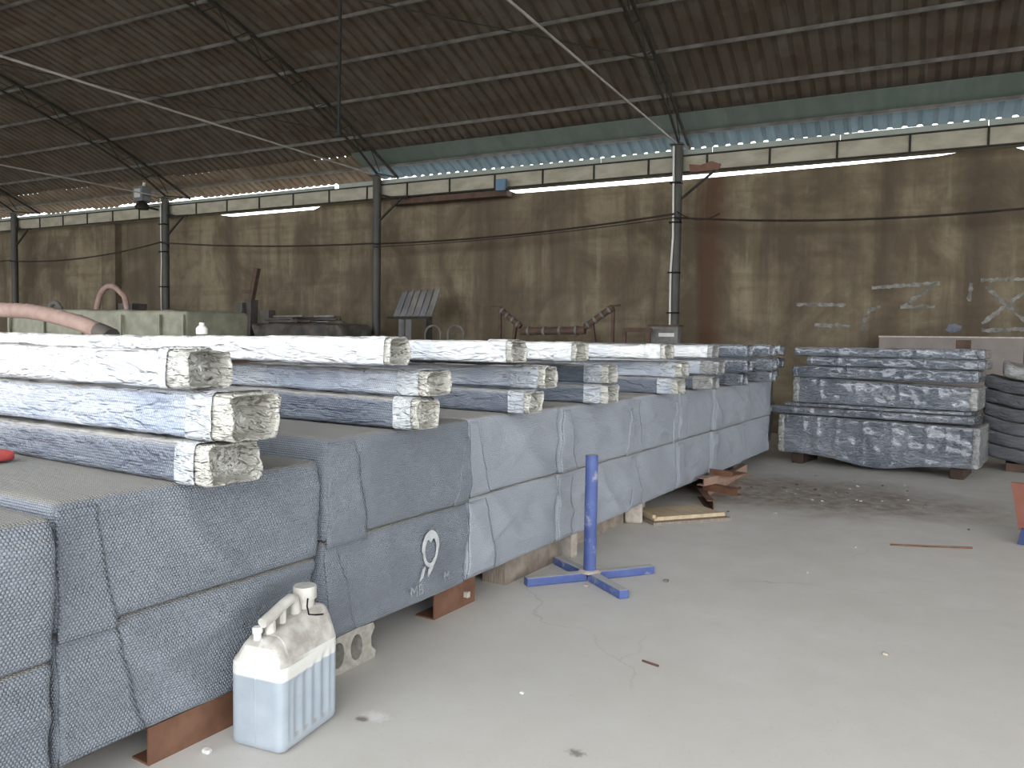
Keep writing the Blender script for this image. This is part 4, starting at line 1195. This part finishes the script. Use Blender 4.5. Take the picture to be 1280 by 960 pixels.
I = thing('idler_frame', 'dark rusty V-shaped conveyor idler frame standing by the wall', 'idler frame', wloc(-5.7, 12.6, 0), WA)
def roller(a, b, r, name='roller'):
    a, b = Vector(a), Vector(b)
    m = MB().tube([a, b], r, 10)
    o = m.build(name, 'rust_dark', I, True)
    for k in range(4):
        p = a.lerp(b, 0.12 + 0.25 * k)
        d = (b - a).normalized() * 0.02
        MB().tube([p - d, p + d], r * 1.25, 10).build('roller_ring', 'scrap_grey', o, True)
roller((-1.05, 0, 2.02), (-0.62, 0, 1.70), 0.05)
roller((-0.60, 0, 1.62), (0.62, 0, 1.64), 0.07)
roller((0.62, 0, 1.70), (1.12, 0, 2.04), 0.055)
MB().tube([(-1.22, 0, 2.07), (-1.02, 0, 2.06)], 0.018, 6).build('axle_stub', 'rust_dark', I)
MB().tube([(1.1, 0, 2.06), (1.25, 0, 2.07)], 0.018, 6).build('axle_stub', 'rust_dark', I)
for x0, x1, z in ((-1.05, -1.05, 2.0), (-0.72, -0.98, 1.78), (0.74, 1.02, 1.78), (1.12, 1.10, 2.02)):
    MB().bar((x1, 0.02, 0), (x0, 0.02, z), 0.05 if abs(x0) > 1 else 0.075, 0.05).build('leg', 'rust_dark', I)
MB().box(-1.2, 1.2, -0.05, 0.05, 0.6, 0.66).build('crossbar', 'rust_dark', I)
Q = thing('tube_frame', 'low brown rectangular tube frame between idler frame and conduit column', 'frame', wloc(-4.13, 12.55, 0), WA)
MB().box(-0.25, 0.25, -0.03, 0.03, 1.62, 1.69).build('top_rail', 'rust_dark', Q)
for x0 in (-0.22, 0.20):
    MB().box(x0 - 0.03, x0 + 0.03, -0.03, 0.03, 0, 1.62).build('leg', 'rust_dark', Q)

# old machine post, dark scrap heap of loose bars, bins
X = thing('machine_post', 'tall dark rusty machine post leaning beside the scrap heap', 'machine', wloc(-12.75, 12.5, 0), WA)
MB().bar((-0.12, 0, 0), (-0.02, 0, 2.25), 0.20, 0.2).build('lower_post', 'scrap', X)
MB().bar((-0.03, 0, 2.2), (0.16, 0, 2.92), 0.10, 0.1).build('upper_post', 'rust_dark', X)
MB().box(-0.24, 0.02, -0.06, 0.06, 2.40, 2.46).build('bracket', 'rust_dark', X)
MB().box(-0.30, -0.08, -0.2, 0.2, 0, 2.18).build('side_housing', 'scrap', X)
MB().box(0.34, 0.58, -0.1, 0.1, 0, 2.02).build('stub_post', 'scrap', X)
MB().box(-0.3, 0.6, -0.22, 0.22, 0, 0.2).build('base', 'scrap', X)
# heap: a low core carries loose bars, each one lying on it
hp = MB()
V, F, U = rbox((-1.15, -0.5, 0), (1.2, 0.5, 1.72), 0.1, (0.15, 0.2, 0.15), lambda q, p: Vector((q.x + 0.1 * nz3(p.z * 3, p.y * 3, 1), q.y + 0.12 * nz3(p.x * 3, p.z * 4, 2), q.z + (0.03 * nz3(p.x * 4, p.y * 4, 5) if p.z > 1.2 else 0))))
tag(link('scrap_heap', uvmesh('scrap_heap', V, F, U, 'scrap', False), None, wloc(-10.95, 12.3, 0), WA), 'dark heap of compacted scrap between lamp column and plain column', 'scrap heap')
r_ = random.Random(8)
for i in range(34):
    lay = i // 12
    a0 = -10.95 + r_.uniform(-0.75, 0.75) * (1 - 0.15 * lay)
    ln = r_.uniform(0.5, 1.1)
    rz = r_.uniform(-0.04, 0.04) + 0.12 * (lay - 1)
    th = r_.uniform(0.025, 0.045)
    z = 1.752 + lay * 0.05 + th / 2
    bmat = r_.choice(['scrap', 'scrap', 'scrap_grey', 'rust_dark'])
    o = MB().bar((-ln / 2, 0, 0), (ln / 2, 0, 0), r_.uniform(0.03, 0.05), th).build('scrap_bar', bmat, None, loc=wloc(a0, 12.3 - 0.42 + (i % 12) * 0.072, z), rz=WA + rz)
    o.rotation_euler.y = r_.uniform(-0.02, 0.02)
    tag(o, '%s loose bar in the %s layer on the wall-side scrap heap' % ({'scrap': 'dark', 'scrap_grey': 'dusty grey', 'rust_dark': 'rusty'}[bmat], ('lowest', 'middle', 'upper')[lay]), 'bar', 'loose bars on the scrap heap')
for a0, w, h, lab in ((-14.55, 0.55, 1.90, 'dark upright drum nearest the tarp-covered crate'), (-15.3, 0.6, 1.98, 'dark taller drum against the wall behind the crate'), (-13.85, 0.45, 1.86, 'dark drum between the crate and machine post')):
    D_ = thing('steel_drum', lab, 'drum', wloc(a0, 12.45, 0), WA)
    MB().lathe([(w / 2, 0), (w / 2, 0.6), (w / 2 + 0.02, 0.62), (w / 2, 0.64), (w / 2, 1.2), (w / 2 + 0.02, 1.22), (w / 2, 1.24), (w / 2, h)], 18).build('shell', 'scrap', D_, True)
    MB().lathe([(w / 2 + 0.02, h - 0.03), (w / 2 + 0.02, h)], 18).build('rim', 'steel', D_, True)

# tarp-covered crate behind the row
C_ = thing('tarp_crate', 'long grey-green tarp-covered crate behind the packs', 'crate', wloc(-13.6, 7.9, 0), WA)
V, F, U = rbox((0, 0, 0), (4.25, 1.2, 1.80), 0.05, (0.06, 0.2, 0.08), lambda q, p: Vector((q.x, q.y + (0.03 * nz3(p.x * 3, p.z * 3, 4) + 0.015 * nz3(p.x * 11, p.z * 5, 4)) * (1 if p.y < 0.4 else 0), q.z * (1 + 0.0) + (0.05 * (1 - p.x / 4.25) + 0.02 * nz3(p.x * 3, p.y * 3, 2)) * (p.z / 1.8))))
link('tarp', uvmesh('tarp', V, F, U, 'tarp'), C_)
for x0 in (0.02, 0.95, 1.9, 2.85, 3.7, 4.2):
    MB().box(x0, x0 + 0.05, -0.045, -0.02, 0.2, 1.74).build('batten', 'tarp', C_)
# thick pink hose: comes over from the left and drops behind the packs
pts = [(-12.6, 5.6, 0.06), (-12.3, 5.6, 0.9), (-11.6, 5.55, 1.55), (-10.6, 5.5, 1.76), (-9.65, 5.5, 1.70), (-9.18, 5.5, 1.685), (-8.73, 5.5, 1.64), (-8.17, 5.5, 1.545), (-7.85, 5.5, 1.46)]
H = thing('dust_hose', 'thick pink dust extraction hose drooping behind the white packs', 'hose', wloc(-10, 5.5, 0), WA)
def smooth(pts, k=4):
    out = []
    for i in range(len(pts) - 1):
        p0, p1, p2, p3 = (Vector(pts[max(0, min(len(pts) - 1, j))]) for j in (i - 1, i, i + 1, i + 2))
        for s in range(k):
            t = s / k
            out.append(0.5 * ((2 * p1) + (p2 - p0) * t + (2 * p0 - 5 * p1 + 4 * p2 - p3) * t * t + (3 * p1 - p0 - 3 * p2 + p3) * t ** 3))
    out.append(Vector(pts[-1]))
    return out
sp = smooth([(x + 10, n_ - 5.5, z) for x, n_, z in pts], 8)
MB().tube(sp, [0.085 + 0.005 * (i % 2) for i in range(len(sp))], 12).build('hose_body', 'hose', H, 'all')
e0, e1 = sp[-1], sp[-1] + (sp[-1] - sp[-2]).normalized() * 0.22
MB().tube([e0, e1], 0.096, 12).build('collar', 'scrap', H, True)
MB().tube([e1, Vector((2.35, 0.0, 0.55)), Vector((2.4, 0.0, 0.0))], 0.07, 10).build('drop_pipe', 'scrap', H, True)
for apts, n_, lab in (([(-17.25, 0.0), (-17.24, 1.6), (-17.2, 2.05), (-17.05, 2.40), (-16.84, 2.56), (-16.59, 2.57), (-16.36, 2.44), (-16.17, 2.24), (-16.1, 1.6), (-16.1, 0.0)], 12.0, 'pinkish hose arching up behind the tarp-covered crate beside lamp column'),
                      ([(-19.6, 0.0), (-19.55, 1.8), (-19.45, 2.12), (-19.28, 2.24), (-19.1, 2.16), (-18.99, 1.8), (-18.95, 0.0)], 12.3, 'dull hose hoop by the wall pilaster')):
    sp = smooth([(x, n_, z) for x, z in apts], 6)
    tag(MB().tube(sp, [0.062 + 0.004 * (i % 2) for i in range(len(sp))], 10).build('hose_arch', 'hose' if n_ == 12.0 else 'scrap_grey', None, True, rz=WA), lab, 'hose')
tag(MB().box(-0.25, 0.25, -0.2, 0.2, 0, 2.2).box(-0.1, -0.05, -0.22, -0.2, 1.2, 2.1).build('pump_housing', 'scrap', None, loc=wloc(-16.6, 12.5, 0), rz=WA), 'dark pump housing under the arching pinkish hose', 'pump')
